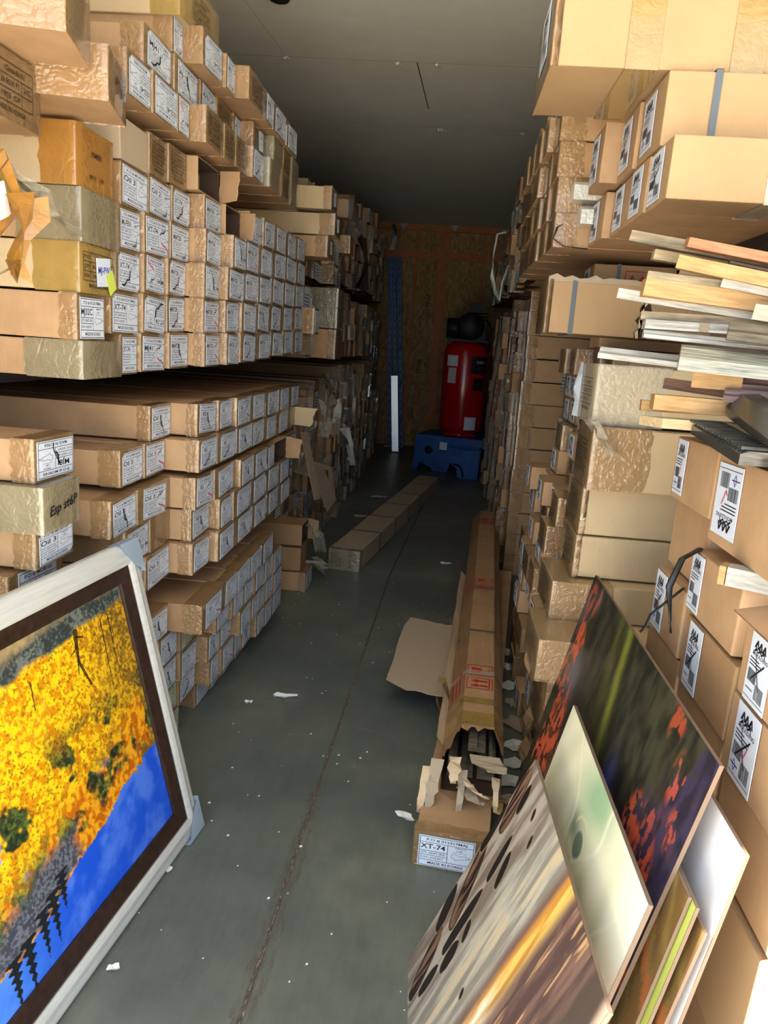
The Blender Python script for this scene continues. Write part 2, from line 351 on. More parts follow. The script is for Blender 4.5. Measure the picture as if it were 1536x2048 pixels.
# ------------------------------------------------------------------ paper labels and prints for carton ends
LW0, LH0 = .18, .125
def pen(b, seed, mi, n=2):
    rng = random.Random(seed)
    for k in range(n):
        y, z = rng.uniform(-.02, .06), rng.uniform(-.03, .035); pts = [(y, z)]
        a = rng.uniform(-2.4, -.4)
        for j in range(rng.randint(3, 6)):
            a += rng.uniform(-.9, 1.0); y = max(-.08, min(.08, y + .017 * math.cos(a))); z = max(-.052, min(.052, z + .017 * math.sin(a))); pts.append((y, z))
        b.line(pts, rng.choice((.0025, .004, .006)), mi, .0026)
def maker_label(code, seed, old=False):
    b = MB(); w, h = LW0 / 2, LH0 / 2; rng = random.Random(seed)
    ol = [(-w, -h), (w, -h), (w, h), (-w, h)]
    if seed % 3 == 0: ol = [(-w, -h), (w * .8, -h), (w, -h * .7), (w, h), (-w * .85, h), (-w, h * .75)]
    n = len(ol); b.add([(0, y, z) for y, z in ol] + [(.0012, y, z) for y, z in ol], [tuple(range(n - 1, -1, -1)), tuple(range(n, 2 * n))] + [(i, (i + 1) % n, n + (i + 1) % n, n + i) for i in range(n)], 0)
    for z in (.036, .002, -.016, -.036): b.line([(-w + .004, z), (w - .004 if z in (.036, -.036) else .004, z)], .0018)
    b.line([(.004, .036), (.004, -.036)], .0018)
    b.line([(-w + .004, h - .004), (w - .004, h - .004), (w - .004, -h + .004), (-w + .004, -h + .004), (-w + .004, h - .004)], .002)
    b.text('P.O # 012317MAJ' if code in ('XT-74', 'MJ32C', 'MJ41') else 'P.O # MO8165', 0, .047, .013, width=.13)
    b.text(code, -.043, .019, .027, width=min(.08, .017 * len(code)))
    b.text("Q'TY : 228.0FT / BOX", -.042, -.007, .010, width=.078); b.text('D.O.P : 23.02.2017', -.045, -.026, .010, width=.072)
    b.text('MADE IN KOREA', 0, -.048, .014, width=.115); b.text('DIMENSION', .045, .030, .006, width=.035); b.text('2 3/8"', .042, .019, .008, width=.02); b.text('15/16"', .078, -.005, .007, width=.018)
    b.line([(.018, .000), (.018, -.012), (.026, -.012), (.03, -.020), (.045, -.014), (.066, -.010), (.066, .002), (.040, .000), (.026, .006), (.018, .000)], .0012)
    b.line([(.018, .012), (.066, .012)], .0009); b.line([(.074, .002), (.074, -.012)], .0009)
    if seed % 4: pen(b, seed, 1, 1 + seed % 2)
    if seed % 5 == 2: pen(b, seed + 99, 2, 1)
    return b.mesh('shipping_label', [M['paper_old'] if old and code == 'XT-74' else M['paper'], M['ink'], M['pink_ink']])
def zigzag(b, y, z, s, mi=1):
    """thick black zigzag band, the mill's mark"""
    top = [(-2, .5), (-1.15, -.05), (-.75, .35), (.0, -.15), (.4, .3), (1.2, -.2), (1.5, .5), (2, .55)]
    bot = [(-1.55, .5), (-1.1, .3), (-.8, .5), (.0, .25), (.35, .5), (1.15, .2), (1.3, .5), (1.6, .55)]
    for (a, c), (d, e), (f_, g_), (h_, k_) in zip(top[:-1], top[1:], bot[1:], bot[:-1]):
        b.add([(.0016, y + a * s, z - c * s), (.0016, y + d * s, z - e * s), (.0016, y + f_ * s, z - g_ * s), (.0016, y + h_ * s, z - k_ * s)], [(0, 1, 2, 3)], mi); b.add([(.0017, y + h_ * s, z - k_ * s), (.0017, y + f_ * s, z - g_ * s), (.0017, y + d * s, z - e * s), (.0017, y + a * s, z - c * s)], [(0, 1, 2, 3)], mi)
    for q in (-1.5, -.4, .8): b.add([(.0016, y + q * s - .45 * s, z - .1 * s), (.0016, y + q * s + .1 * s, z - .1 * s), (.0016, y + q * s + .55 * s, z + .75 * s), (.0016, y + q * s + .2 * s, z + .75 * s)], [(0, 1, 2, 3)], mi); b.add([(.0016, y + q * s + .2 * s, z + .75 * s), (.0016, y + q * s + .55 * s, z + .75 * s), (.0016, y + q * s + .95 * s, z - .1 * s), (.0016, y + q * s + .6 * s, z - .1 * s)], [(0, 3, 2, 1)], mi)
def mill_label(seed):
    """tall white label: black zigzag mark, lines of small print and bar codes"""
    b = MB(); w, h = .06, .065; b.box(0, .0012, -w, w, -h, h); rng = random.Random(seed)
    zigzag(b, -.004, .041, .018); b.text('MOULDING', .0, .028, .010, width=.085)
    for z in (.018, .012, .006): b.line([(-.05, z), (-.05 + rng.uniform(.04, .08), z)], .0022)
    for y0, z0, z1 in ((-.05, -.026, -.002), (.0, -.05, -.022)):
        y = y0
        while y < y0 + .045:
            q = rng.choice((.0009, .0016, .0024)); b.quad((.0016, y, z0), (.0016, y + q, z0), (.0016, y + q, z1), (.0016, y, z1), 1); y += q + rng.choice((.001, .0018))
    b.line([(-.05, -.040), (-.012, -.040)], .002); b.line([(-w + .004, -.056), (w - .004, -.056)], .0012)
    if seed % 2: b.line([(-.03, -.02), (.03, .02)], .004, 1, .0026); b.line([(.02, -.03), (-.012, .012), (-.02, .03)], .003, 1, .0026)
    if seed % 3 == 1 or seed == 0: b.line([(.0, -.01), (.006, -.018), (.022, .008)], .003, 2, .0026); b.line([(-.03, -.03), (-.036, -.04), (-.03, -.05), (-.022, -.04), (-.03, -.03)], .002, 3, .0026)
    return b.mesh('shipping_label', [M['paper'], M['ink'], M['pink_ink'], M['blue_ink']])
def stamp_print(seed):
    """table printed straight on to the board"""
    b = MB(); w = .085
    for z in (.045, .020, -.006, -.032): b.line([(-w, z), (w, z)], .002)
    b.line([(-w, .045), (-w, -.032)], .002); b.line([(-.045, .045), (-.045, -.032)], .002); b.line([(.042, .020), (.042, -.032)], .0016); b.line([(w, .045), (w, -.032)], .002)
    for z, a_, c_ in ((.032, 'P.O', 'Gms-8x91'), (.007, "Q'TY", '26 BOX FT'), (-.019, 'BOX#', '1903  OF')): b.text(a_, -.065, z, .014, width=.03); b.text(c_, .0 if z < .03 else .02, z, .015, width=.07)
    b.text('2/C', .063, .007, .015, width=.028); b.text('MADE IN KOREA', .0, -.046, .014, width=.11)
    return b.mesh('printed_table', [M['stamp'], M['stamp']])
LABELS = {}
def label_mesh(code, v):
    k = (code, v)
    if k not in LABELS: LABELS[k] = maker_label(code, v, v == 5)
    return LABELS[k]
MILL = [mill_label(i) for i in range(4)]; STAMP = [stamp_print(i) for i in range(1)]

# ------------------------------------------------------------------ cartons
def body_mesh(L, w, h, rng, mats, end_open=False):
    bm = bmesh.new(); j = lambda: rng.uniform(0, .0035)
    P = [(-L * 1, -w / 2, 0), (-0., -w / 2 + j(), j()), (-0., w / 2 - j(), j()), (-L, w / 2, 0), (-L, -w / 2, h), (-j(), -w / 2 + j(), h - j()), (-j(), w / 2 - j(), h - j()), (-L, w / 2, h)]
    V = [bm.verts.new(p) for p in P]
    F = [bm.faces.new([V[i] for i in f]) for f in ((0, 3, 2, 1), (4, 5, 6, 7), (0, 1, 5, 4), (2, 3, 7, 6), (3, 0, 4, 7))]
    e = bm.faces.new([V[i] for i in (1, 2, 6, 5)])
    bmesh.ops.bevel(bm, geom=bm.edges[:], offset=.0045, segments=2, affect='EDGES', profile=.6)
    if end_open:
        e = max((f for f in bm.faces if f.normal.x > .9), key=lambda f: f.calc_area())
        bmesh.ops.inset_region(bm, faces=[e], thickness=.007); bmesh.ops.translate(bm, verts=e.verts[:], vec=(-.10, 0, 0))
        for f in bm.faces:
            c = f.calc_center_median()
            if c.x < -.03 and c.x > -.2 and abs(c.y) < w / 2 - .005 and .004 < c.z < h - .005: f.material_index = 1
        e.material_index = 1
    me = bpy.data.meshes.new('moulding_carton'); bm.to_mesh(me); bm.free()
    for m in mats: me.materials.append(m)
    return me
def film_mesh(w, h, tl, rng, mat, top=True, eps=.0016):
    """film wrapped round the end of a carton: sides and end in one strip with soft upright corners, ragged back edge, top"""
    b = MB(); y0, y1, z0, z1 = -w / 2 - eps, w / 2 + eps, -eps * .6, h + eps; n = 7; r = .005
    zs = [z0 + (z1 - z0) * k / n for k in range(n + 1)]
    path = [None, (-.02, y0), (-r + eps, y0), (eps - r * .35, y0 + r * .3), (eps, y0 + r), (eps, -w * .2), (eps, w * .2), (eps, y1 - r), (eps - r * .35, y1 - r * .3), (-r + eps, y1), (-.02, y1), None]
    cols = []
    for q, pt in enumerate(path):
        if pt is None: cols.append([(-tl * (1 + rng.uniform(-.05, .05)) - (.004 if k % 2 else 0), y0 if q == 0 else y1, z) for k, z in enumerate(zs)])
        else: cols.append([(pt[0] + rng.uniform(-.0008, 0) * (1 if 0 < k < n else 0), pt[1], z) for k, z in enumerate(zs)])
    m = n + 1; b.add([v for c in cols for v in c], [(i * m + k, (i + 1) * m + k, (i + 1) * m + k + 1, i * m + k + 1) for i in range(len(cols) - 1) for k in range(n)])
    b.m = [1 if 3 <= i <= 7 else 0 for i in range(len(cols) - 1) for k in range(n)]
    fr = [(eps - .003, y0 + (y1 - y0) * k / n, z1) for k in range(m)]; bk = [(-tl * (1 + rng.uniform(-.05, .05)) - (.004 if k % 2 else 0), y0 + (y1 - y0) * k / n, z1) for k in range(m)]
    b.add(fr + bk, [(k, k + 1, m + k + 1, m + k) for k in range(n)])
    me = b.mesh('packing_film', [mat, M['film_end'] if mat == M['film'] else mat]); me.polygons.foreach_set('use_smooth', [True] * len(me.polygons)); return me
ORD = ['first', 'second', 'third', 'fourth', 'fifth', 'sixth', 'seventh', 'eighth', 'ninth', 'tenth', 'eleventh', 'twelfth', 'thirteenth', 'fourteenth']
count = [0]
def carton(side, x, y0, y1, z0, z1, style, label, group, L=1.6, yaw=0., pitch=0., roll=0., mat='kraft', film=None, tl=None, seed=None):
    count[0] += 1; rng = random.Random(seed if seed is not None else count[0] * 7 + 1)
    w, h = y1 - y0, z1 - z0; op = style == 'O'
    mats = [M[mat]] + ([M['hole']] if op else [])
    o = link('moulding_carton', body_mesh(L, w, h, rng, mats, op), None, (x, (y0 + y1) / 2, z0), (roll, pitch, (0 if side < 0 else math.pi) + yaw))
    tag(o, label, 'carton', group)
    k = style.split(':')[0]; code = style.split(':')[1] if ':' in style else None
    if k in 'LUTPSFG' or film:
        fm = film or ('grey_film' if k == 'G' else 'film')
        if k == 'G': tl = tl or .16
        link('packing_film', film_mesh(w, h, tl or rng.uniform(.035, .075), rng, M[fm]), o)
    fit = lambda W, H: (1, min((w - .022) / W, 1.1), min((h - .014) / H, 1.1))
    if k in 'LU' and code:
        link('shipping_label', label_mesh(code, rng.randint(0, 5)), o, (.0024, rng.uniform(-.004, .004), h / 2 + rng.uniform(-.003, .002)), ((math.pi if k == 'U' else 0) + rng.uniform(-.05, .05), 0, 0), fit(LW0, LH0))
    elif k == 'W':
        s_ = fit(.125, .14); link('shipping_label', MILL[rng.randint(0, 3)], o, (.0012, -w * .12, h / 2), (rng.uniform(-.03, .03), 0, 0), (1, min(s_[1], 1.0), s_[2]))
    elif k in 'PS':
        link('printed_table', STAMP[0], o, (.0022, 0, h / 2), (0, 0, 0), fit(.18, .12))
        if k == 'S':
            b = MB(); b.box(0, .0015, -.035, .035, -.04, .04); b.text('MJ', 0, .015, .018); b.text('TRS-4', 0, -.012, .014)
            b.build('sticker', [M['paper'], M['ink']], o, (.0026, .01, h * .55), (.06, 0, 0))
    elif op:
        b = MB(); n = 5
        for i in range(3): b.box(-.55, -.02 - .02 * i, -w * .38 + i * w * .25, -w * .38 + i * w * .25 + .03, .01, h * .55 + .01 * i)
        b.build('moulding_lengths', M['darkwood'], o)
        pts = torn_line((0, 0), (0, h), 7, .004, rng) + torn_line((w * .45, h * .95), (w * .38, .01), 7, .006, rng)
        b = MB(); b.add([(p * .75, w / 2 - .004 - p * .35, q) for p, q in pts] + [(p * .75 + .003, w / 2 - .001 - p * .35, q) for p, q in pts],
                        [tuple(range(len(pts))), tuple(range(2 * len(pts) - 1, len(pts) - 1, -1))] + [(i, (i + 1) % len(pts), len(pts) + (i + 1) % len(pts), len(pts) + i) for i in range(len(pts))])
        b.build('torn_flap', M['kraft'], o)
    elif k == 'F':
        b = MB(); pts = torn_line((.0, .01), (.0, h * .98), 6, .004, rng) + torn_line((.13, h * .92), (.09, .0), 6, .008, rng)
        b.add([(p, w * .1 + p * .5, q) for p, q in pts] + [(p, w * .1 + p * .5 + .003, q) for p, q in pts], [tuple(range(len(pts))), tuple(range(2 * len(pts) - 1, len(pts) - 1, -1))])
        b.build('torn_flap', M['cream'], o)
    return o
def scribble(o, string, y, z, size, rot, face='end', width=None, name='handwriting', mat='ink', w=.2):
    b = MB(); b.text(string, 0, 0, size, 0, width, 0, 0, .25)
    if face == 'end': return b.build(name, M[mat], o, (.0034, y, z), (rot, 0, 0))
    # on the long side that faces the doorway: reader's right is the local +X (left-hand stack) side
    return b.build(name, M[mat], o, (y, -w / 2 - .003, z), (0, 0, -math.pi / 2))
TABLE = """
M0 -1.050 2.386 2.519 1.450 1.577 L:XT-74
M0 -1.038 2.521 2.735 1.456 1.583 L:MJ41
M0 -1.019 2.737 2.935 1.463 1.590 L:MJ47
M0 -0.953 2.937 3.125 1.470 1.597 L:MJ47
M0 -0.919 3.127 3.300 1.476 1.603 L
M0 -0.910 3.302 3.582 1.484 1.611 L
M0 -0.910 3.584 3.870 1.494 1.621 L
M0 -0.910 3.872 4.160 1.505 1.632 L
M0 -0.910 4.162 4.439 1.515 1.642 L
M0 -0.910 4.441 4.729 1.524 1.651 L
M1 -1.050 2.316 2.529 1.579 1.708 L:XT-74
M1 -1.034 2.531 2.734 1.586 1.715 U:XT-74
M1 -1.028 2.736 2.916 1.593 1.722 L:MJ47
M1 -0.953 2.918 3.116 1.600 1.729 L:MJ47
M1 -0.925 3.118 3.311 1.607 1.736 L
M1 -0.910 3.313 3.557 1.614 1.743 L
M1 -0.910 3.559 3.817 1.623 1.752 L
M1 -0.910 3.819 4.107 1.633 1.762 L
M1 -0.910 4.109 4.397 1.643 1.772 L
M1 -0.910 4.399 4.687 1.653 1.782 L
M2 -1.050 2.358 2.538 1.712 1.837 L:XT-74
M2 -1.035 2.540 2.723 1.718 1.843 U:MJ41
M2 -1.022 2.725 2.906 1.725 1.850 L:MJ47
M2 -0.948 2.908 3.090 1.731 1.856 U:MJ47
M2 -0.910 3.092 3.328 1.738 1.863 L
M2 -0.910 3.330 3.578 1.747 1.872 L
M2 -0.910 3.580 3.841 1.756 1.881 L
M2 -0.910 3.843 4.115 1.765 1.890 L
M2 -0.910 4.117 4.405 1.775 1.900 L
M2 -0.910 4.407 4.695 1.785 1.910 L
M3 -1.050 2.379 2.547 1.840 1.967 L:MJ-FEN
M3 -1.036 2.549 2.770 1.847 1.974 L:XT-74
M3 -1.029 2.772 2.962 1.854 1.981 L:MJ47
M3 -0.962 2.964 3.156 1.861 1.988 L:MJ47
M3 -0.910 3.158 3.343 1.868 1.995 U:MJ47
M3 -0.910 3.345 3.575 1.875 2.002 L
M3 -0.910 3.577 3.853 1.884 2.011 L
M3 -0.910 3.855 4.143 1.894 2.021 L
M3 -0.910 4.145 4.433 1.904 2.031 L
M3 -0.910 4.435 4.723 1.914 2.041 L
M4 -1.050 2.399 2.610 1.972 2.096 L:Oil_3
M4 -1.047 2.612 2.815 1.979 2.103 L:Oil_2
M4 -1.041 2.817 3.003 1.986 2.110 L:XT-74
M4 -0.984 3.005 3.212 1.993 2.117 L:MJ47
M4 -0.962 3.214 3.432 2.000 2.124 O
M4 -0.920 3.434 3.650 2.008 2.132 U:MJ47
M4 -0.910 3.652 3.877 2.016 2.140 L
M4 -0.910 3.879 4.167 2.025 2.149 L
M4 -0.910 4.169 4.402 2.034 2.158 L
M4 -0.910 4.404 4.692 2.043 2.167 L
M5 -1.050 2.395 2.615 2.102 2.229 K
M5 -1.047 2.617 2.778 2.108 2.235 P
M5 -1.041 2.780 2.960 2.114 2.241 P
M5 -0.997 2.962 3.239 2.123 2.250 O
D0 -1.020 2.375 2.560 2.280 2.404 U:10325-40
D0 -1.013 2.562 2.778 2.280 2.404 U:10325-40
D0 -1.010 2.780 2.898 2.280 2.404 U:MJ41
D0 -0.949 2.900 3.122 2.280 2.404 P
D0 -0.947 3.124 3.277 2.280 2.404 P
D0 -0.945 3.279 3.459 2.280 2.404 P
D0 -0.920 3.461 3.649 2.280 2.404 L:XT-74
D0 -0.890 3.651 3.880 2.280 2.404 G
D0 -0.887 3.882 4.082 2.280 2.404 P
D0 -0.885 4.084 4.280 2.280 2.404 G
D1 -1.030 2.527 2.781 2.408 2.528 L:MJ41
D1 -1.023 2.783 3.037 2.408 2.528 L:AJ-15
D1 -1.017 3.039 3.217 2.408 2.528 L:MJ-FEN
D1 -1.009 3.219 3.439 2.408 2.528 P
D1 -1.004 3.441 3.550 2.408 2.528 L
D1 -0.946 3.552 3.784 2.408 2.528 S
D1 -0.909 3.786 3.993 2.408 2.528 G
D1 -0.907 3.995 4.176 2.408 2.528 P
D1 -0.904 4.178 4.364 2.408 2.528 G
D2 -1.030 2.776 2.878 2.532 2.651 L:AJ-15
D2 -0.959 2.880 3.125 2.532 2.651 U:10325-40
D2 -0.947 3.127 3.250 2.532 2.651 L
D2 -0.890 3.252 3.536 2.532 2.651 P
D2 -0.890 3.538 3.681 2.532 2.651 L
D2 -0.890 3.683 3.971 2.532 2.651 L
D2 -0.890 3.973 4.225 2.532 2.651 L
D3 -1.050 3.133 3.348 2.655 2.780 P
F0 -1.030 2.581 2.779 1.211 1.334 L:Oil_3
F0 -0.925 2.781 3.010 1.211 1.334 L:R5
F0 -0.913 3.012 3.199 1.211 1.334 L:R5
F0 -0.890 3.201 3.433 1.211 1.334 L
F0 -0.890 3.435 3.723 1.211 1.334 L
F0 -0.890 3.725 4.013 1.211 1.334 L
F0 -0.890 4.015 4.303 1.211 1.334 L
F0 -0.890 4.305 4.593 1.211 1.334 L
F1 -1.030 2.330 2.516 1.088 1.207 L:Oil_3
F1 -1.023 2.518 2.705 1.088 1.207 L:Oil_3
F1 -0.893 2.707 2.928 1.088 1.207 L:R5
F1 -0.890 2.930 3.209 1.088 1.207 L:R5
F1 -0.890 3.211 3.466 1.088 1.207 L
F1 -0.890 3.468 3.711 1.088 1.207 L
F1 -0.890 3.713 4.001 1.088 1.207 L
F1 -0.890 4.003 4.291 1.088 1.207 L
F1 -0.890 4.293 4.581 1.088 1.207 F
F2 -1.000 2.194 2.383 0.950 1.070 L:Oil_3
F2 -0.993 2.385 2.673 0.950 1.070 L:Oil_3
F2 -0.893 2.675 2.885 0.950 1.070 L:R5
F2 -0.885 2.887 3.175 0.950 1.070 L:R5
F2 -0.860 3.177 3.403 0.950 1.070 L:R5
F2 -0.860 3.405 3.670 0.950 1.070 L
F2 -0.860 3.672 3.814 0.950 1.070 L
F2 -0.860 3.816 4.104 0.950 1.070 O
F2 -0.860 4.106 4.394 0.950 1.070 L
F3 -1.000 2.303 2.495 0.825 0.946 U:MJ-FEN
F3 -0.995 2.497 2.685 0.825 0.946 T
F3 -0.913 2.687 2.903 0.825 0.946 L:R5
F3 -0.868 2.905 3.076 0.825 0.946 L:R5
F3 -0.860 3.078 3.366 0.825 0.946 L
F3 -0.860 3.368 3.656 0.825 0.946 L
F3 -0.860 3.658 3.946 0.825 0.946 L
F3 -0.860 3.948 4.236 0.825 0.946 L
F4 -1.000 2.293 2.437 0.700 0.821 L:Oil_3
F4 -0.987 2.439 2.658 0.700 0.821 L:Oil_3
F4 -0.896 2.660 2.858 0.700 0.821 L:R5
F4 -0.860 2.860 3.107 0.700 0.821 L:R5
F4 -0.860 3.109 3.397 0.700 0.821 L
F4 -0.860 3.399 3.687 0.700 0.821 L
F4 -0.860 3.689 3.977 0.700 0.821 L
F4 -0.860 3.979 4.267 0.700 0.821 L
G4 -0.980 2.284 2.418 0.485 0.600 L:Oil_3
G4 -0.971 2.420 2.607 0.485 0.600 L:Oil_3
G4 -0.840 2.609 2.897 0.485 0.600 L:R5
G4 -0.840 2.899 3.087 0.485 0.600 L:R5
G4 -0.840 3.089 3.308 0.485 0.600 L
G4 -0.840 3.310 3.529 0.485 0.600 L
G4 -0.840 3.531 3.802 0.485 0.600 L
G3 -0.970 2.517 2.703 0.363 0.482 L:XT-74
G3 -0.956 2.705 2.915 0.363 0.482 L:XT-74
G3 -0.878 2.917 3.106 0.363 0.482 L:R5
G3 -0.862 3.108 3.281 0.363 0.482 L:R5
G3 -0.858 3.283 3.455 0.363 0.482 L
G3 -0.850 3.457 3.618 0.363 0.482 L
G3 -0.845 3.620 3.784 0.363 0.482 L
G3 -0.837 3.786 3.979 0.363 0.482 L
G2 -0.970 2.528 2.695 0.242 0.360 L:XT-74
G2 -0.952 2.697 2.882 0.242 0.360 L:XT-74
G2 -0.902 2.884 3.036 0.242 0.360 L:R5
G2 -0.896 3.038 3.207 0.242 0.360 L:R5
G2 -0.853 3.209 3.385 0.242 0.360 L
G2 -0.848 3.387 3.505 0.242 0.360 L
G2 -0.852 3.507 3.662 0.242 0.360 L
G2 -0.846 3.664 3.808 0.242 0.360 L
G2 -0.838 3.810 4.006 0.242 0.360 L
G1 -0.980 2.565 2.725 0.121 0.239 L:XT-74
G1 -0.968 2.727 2.921 0.121 0.239 L:XT-74
G1 -0.904 2.923 3.050 0.121 0.239 L:R5
G1 -0.890 3.052 3.224 0.121 0.239 L:R5
G1 -0.886 3.226 3.336 0.121 0.239 L
G1 -0.878 3.338 3.494 0.121 0.239 L
G1 -0.845 3.496 3.640 0.121 0.239 L
G1 -0.840 3.642 3.800 0.121 0.239 L
G1 -0.840 3.802 4.036 0.121 0.239 L
G0 -0.980 2.582 2.763 0.000 0.118 L:XT-74
G0 -0.970 2.942 3.121 0.000 0.118 L:XT-74
G0 -0.963 3.123 3.275 0.000 0.118 L:R5
G0 -0.953 3.277 3.453 0.000 0.118 L:R5
G0 -0.948 3.455 3.593 0.000 0.118 L
G0 -0.943 3.595 3.774 0.000 0.118 L
G0 -0.934 3.776 3.940 0.000 0.118 L
G0 -0.929 3.942 4.159 0.000 0.118 L
G0 -0.917 4.161 4.389 0.000 0.118 L
RT2 0.500 2.165 2.423 2.155 2.340 W
RT2 0.489 2.425 2.633 2.155 2.340 W
RT2 0.433 2.635 2.833 2.155 2.340 W
RT1 0.500 2.029 2.231 2.000 2.150 W
RT1 0.495 2.233 2.422 2.000 2.150 W
RT1 0.500 2.424 2.710 2.000 2.150 W
RT1 0.476 2.712 2.976 2.000 2.150 W
RU0 0.351 3.001 3.236 2.003 2.123 T
RU0 0.347 3.238 3.482 2.003 2.123 T
RU0 0.340 3.484 3.751 2.003 2.123 T
RU0 0.340 3.753 4.041 2.003 2.123 T
RU0 0.343 4.043 4.290 2.003 2.123 T
RU1 0.347 3.001 3.197 2.126 2.246 T
RU1 0.338 3.199 3.412 2.126 2.246 T
RU1 0.329 3.414 3.645 2.126 2.246 T
RU1 0.325 3.647 3.894 2.126 2.246 T
RU1 0.325 3.896 4.125 2.126 2.246 T
RU2 0.339 3.001 3.192 2.249 2.369 T
RU2 0.335 3.194 3.398 2.249 2.369 T
RU2 0.312 3.400 3.610 2.249 2.369 T
RU2 0.312 3.612 3.874 2.249 2.369 T
RU2 0.314 3.876 4.126 2.249 2.369 T
RU3 0.335 3.001 3.170 2.372 2.492 T
RU3 0.310 3.172 3.344 2.372 2.492 T
RU3 0.302 3.346 3.564 2.372 2.492 T
RU3 0.298 3.566 3.774 2.372 2.492 T
RU3 0.293 3.776 3.990 2.372 2.492 T
RU4 0.356 3.421 3.593 2.495 2.615 T
RU4 0.341 3.595 3.774 2.495 2.615 T
RU4 0.334 3.776 3.981 2.495 2.615 T
C 0.532 5.401 5.689 0.000 0.155 T
C 0.532 5.401 5.689 0.158 0.313 T
C 0.528 5.401 5.689 0.316 0.471 T
C 0.524 5.401 5.689 0.474 0.629 T
C 0.521 5.401 5.689 0.632 0.787 T
C 0.526 5.401 5.689 0.790 0.945 T
C 0.526 5.401 5.689 0.948 1.103 T
C 0.521 5.401 5.689 1.106 1.261 T
C 0.521 5.401 5.689 1.264 1.419 T
C 0.535 5.401 5.689 1.422 1.577 T
C 0.530 5.401 5.689 1.580 1.735 T
C 0.524 5.401 5.689 1.738 1.893 T
C 0.527 5.401 5.689 1.896 2.051 T
RM0 0.454 2.971 3.167 0.000 0.115 T
RM0 0.445 3.169 3.365 0.000 0.115 W
RM0 0.525 3.367 3.574 0.000 0.115 W
RM0 0.454 3.576 3.782 0.000 0.115 T
RM0 0.475 3.784 3.990 0.000 0.115 T
RM1 0.467 2.971 3.167 0.117 0.233 W
RM1 0.513 3.169 3.365 0.117 0.233 T
RM1 0.515 3.367 3.574 0.117 0.233 T
RM1 0.461 3.576 3.782 0.117 0.233 T
RM1 0.474 3.784 3.990 0.117 0.233 T
RM2 0.514 2.971 3.167 0.235 0.350 P
RM2 0.484 3.169 3.365 0.235 0.350 W
RM2 0.450 3.367 3.574 0.235 0.350 T
RM2 0.455 3.576 3.782 0.235 0.350 T
RM2 0.523 3.784 3.990 0.235 0.350 W
RM3 0.445 2.971 3.167 0.352 0.468 W
RM3 0.473 3.169 3.365 0.352 0.468 T
RM3 0.504 3.367 3.573 0.352 0.468 W
RM3 0.444 3.575 3.782 0.352 0.468 W
RM3 0.531 3.784 3.990 0.352 0.468 T
RM4 0.447 2.971 3.167 0.470 0.585 W
RM4 0.517 3.169 3.365 0.470 0.585 T
RM4 0.470 3.367 3.573 0.470 0.585 W
RM4 0.457 3.575 3.782 0.470 0.585 W
RM4 0.517 3.784 3.990 0.470 0.585 P
RM5 0.508 2.971 3.167 0.587 0.703 W
RM5 0.447 3.169 3.365 0.587 0.703 T
RM5 0.444 3.367 3.573 0.587 0.703 P
RM5 0.450 3.575 3.781 0.587 0.703 W
RM5 0.468 3.783 3.990 0.587 0.703 T
RM6 0.518 2.971 3.167 0.705 0.821 W
RM6 0.470 3.169 3.365 0.705 0.821 W
RM6 0.529 3.367 3.573 0.705 0.821 T
RM6 0.481 3.575 3.781 0.705 0.821 W
RM6 0.508 3.783 3.989 0.705 0.821 W
RM7 0.448 2.971 3.167 0.823 0.938 T
RM7 0.517 3.169 3.365 0.823 0.938 T
RM7 0.501 3.367 3.573 0.823 0.938 T
RM7 0.524 3.575 3.781 0.823 0.938 W
RM7 0.497 3.783 3.989 0.823 0.938 W
RM8 0.481 2.971 3.167 0.940 1.055 T
RM8 0.509 3.169 3.365 0.940 1.055 W
RM8 0.474 3.367 3.573 0.940 1.055 W
RM8 0.531 3.575 3.781 0.940 1.055 W
RM8 0.463 3.783 3.989 0.940 1.055 W
RM9 0.556 2.971 3.167 1.057 1.173 T
RM9 0.565 3.169 3.365 1.057 1.173 P
RM9 0.605 3.367 3.573 1.057 1.173 W
RM9 0.554 3.575 3.781 1.057 1.173 W
RM9 0.600 3.783 3.989 1.057 1.173 T
RM10 0.608 2.971 3.167 1.175 1.290 W
RM10 0.562 3.169 3.365 1.175 1.290 W
RM10 0.585 3.367 3.573 1.175 1.290 P
RM10 0.558 3.575 3.781 1.175 1.290 T
RM10 0.631 3.783 3.989 1.175 1.290 P
RM11 0.622 2.971 3.167 1.292 1.408 P
RM11 0.591 3.169 3.365 1.292 1.408 W
RM11 0.622 3.367 3.573 1.292 1.408 T
RM11 0.618 3.575 3.781 1.292 1.408 W
RM11 0.620 3.783 3.989 1.292 1.408 W
RM12 0.562 2.971 3.167 1.410 1.525 W
RM12 0.594 3.169 3.365 1.410 1.525 W
RM12 0.604 3.367 3.573 1.410 1.525 T
RM12 0.605 3.575 3.781 1.410 1.525 W
RM12 0.615 3.783 3.989 1.410 1.525 W
RM13 0.621 2.971 3.167 1.527 1.643 T
RM13 0.610 3.169 3.365 1.527 1.643 T
RM13 0.637 3.367 3.573 1.527 1.643 W
RM13 0.579 3.575 3.781 1.527 1.643 P
RM13 0.564 3.783 3.989 1.527 1.643 T"""
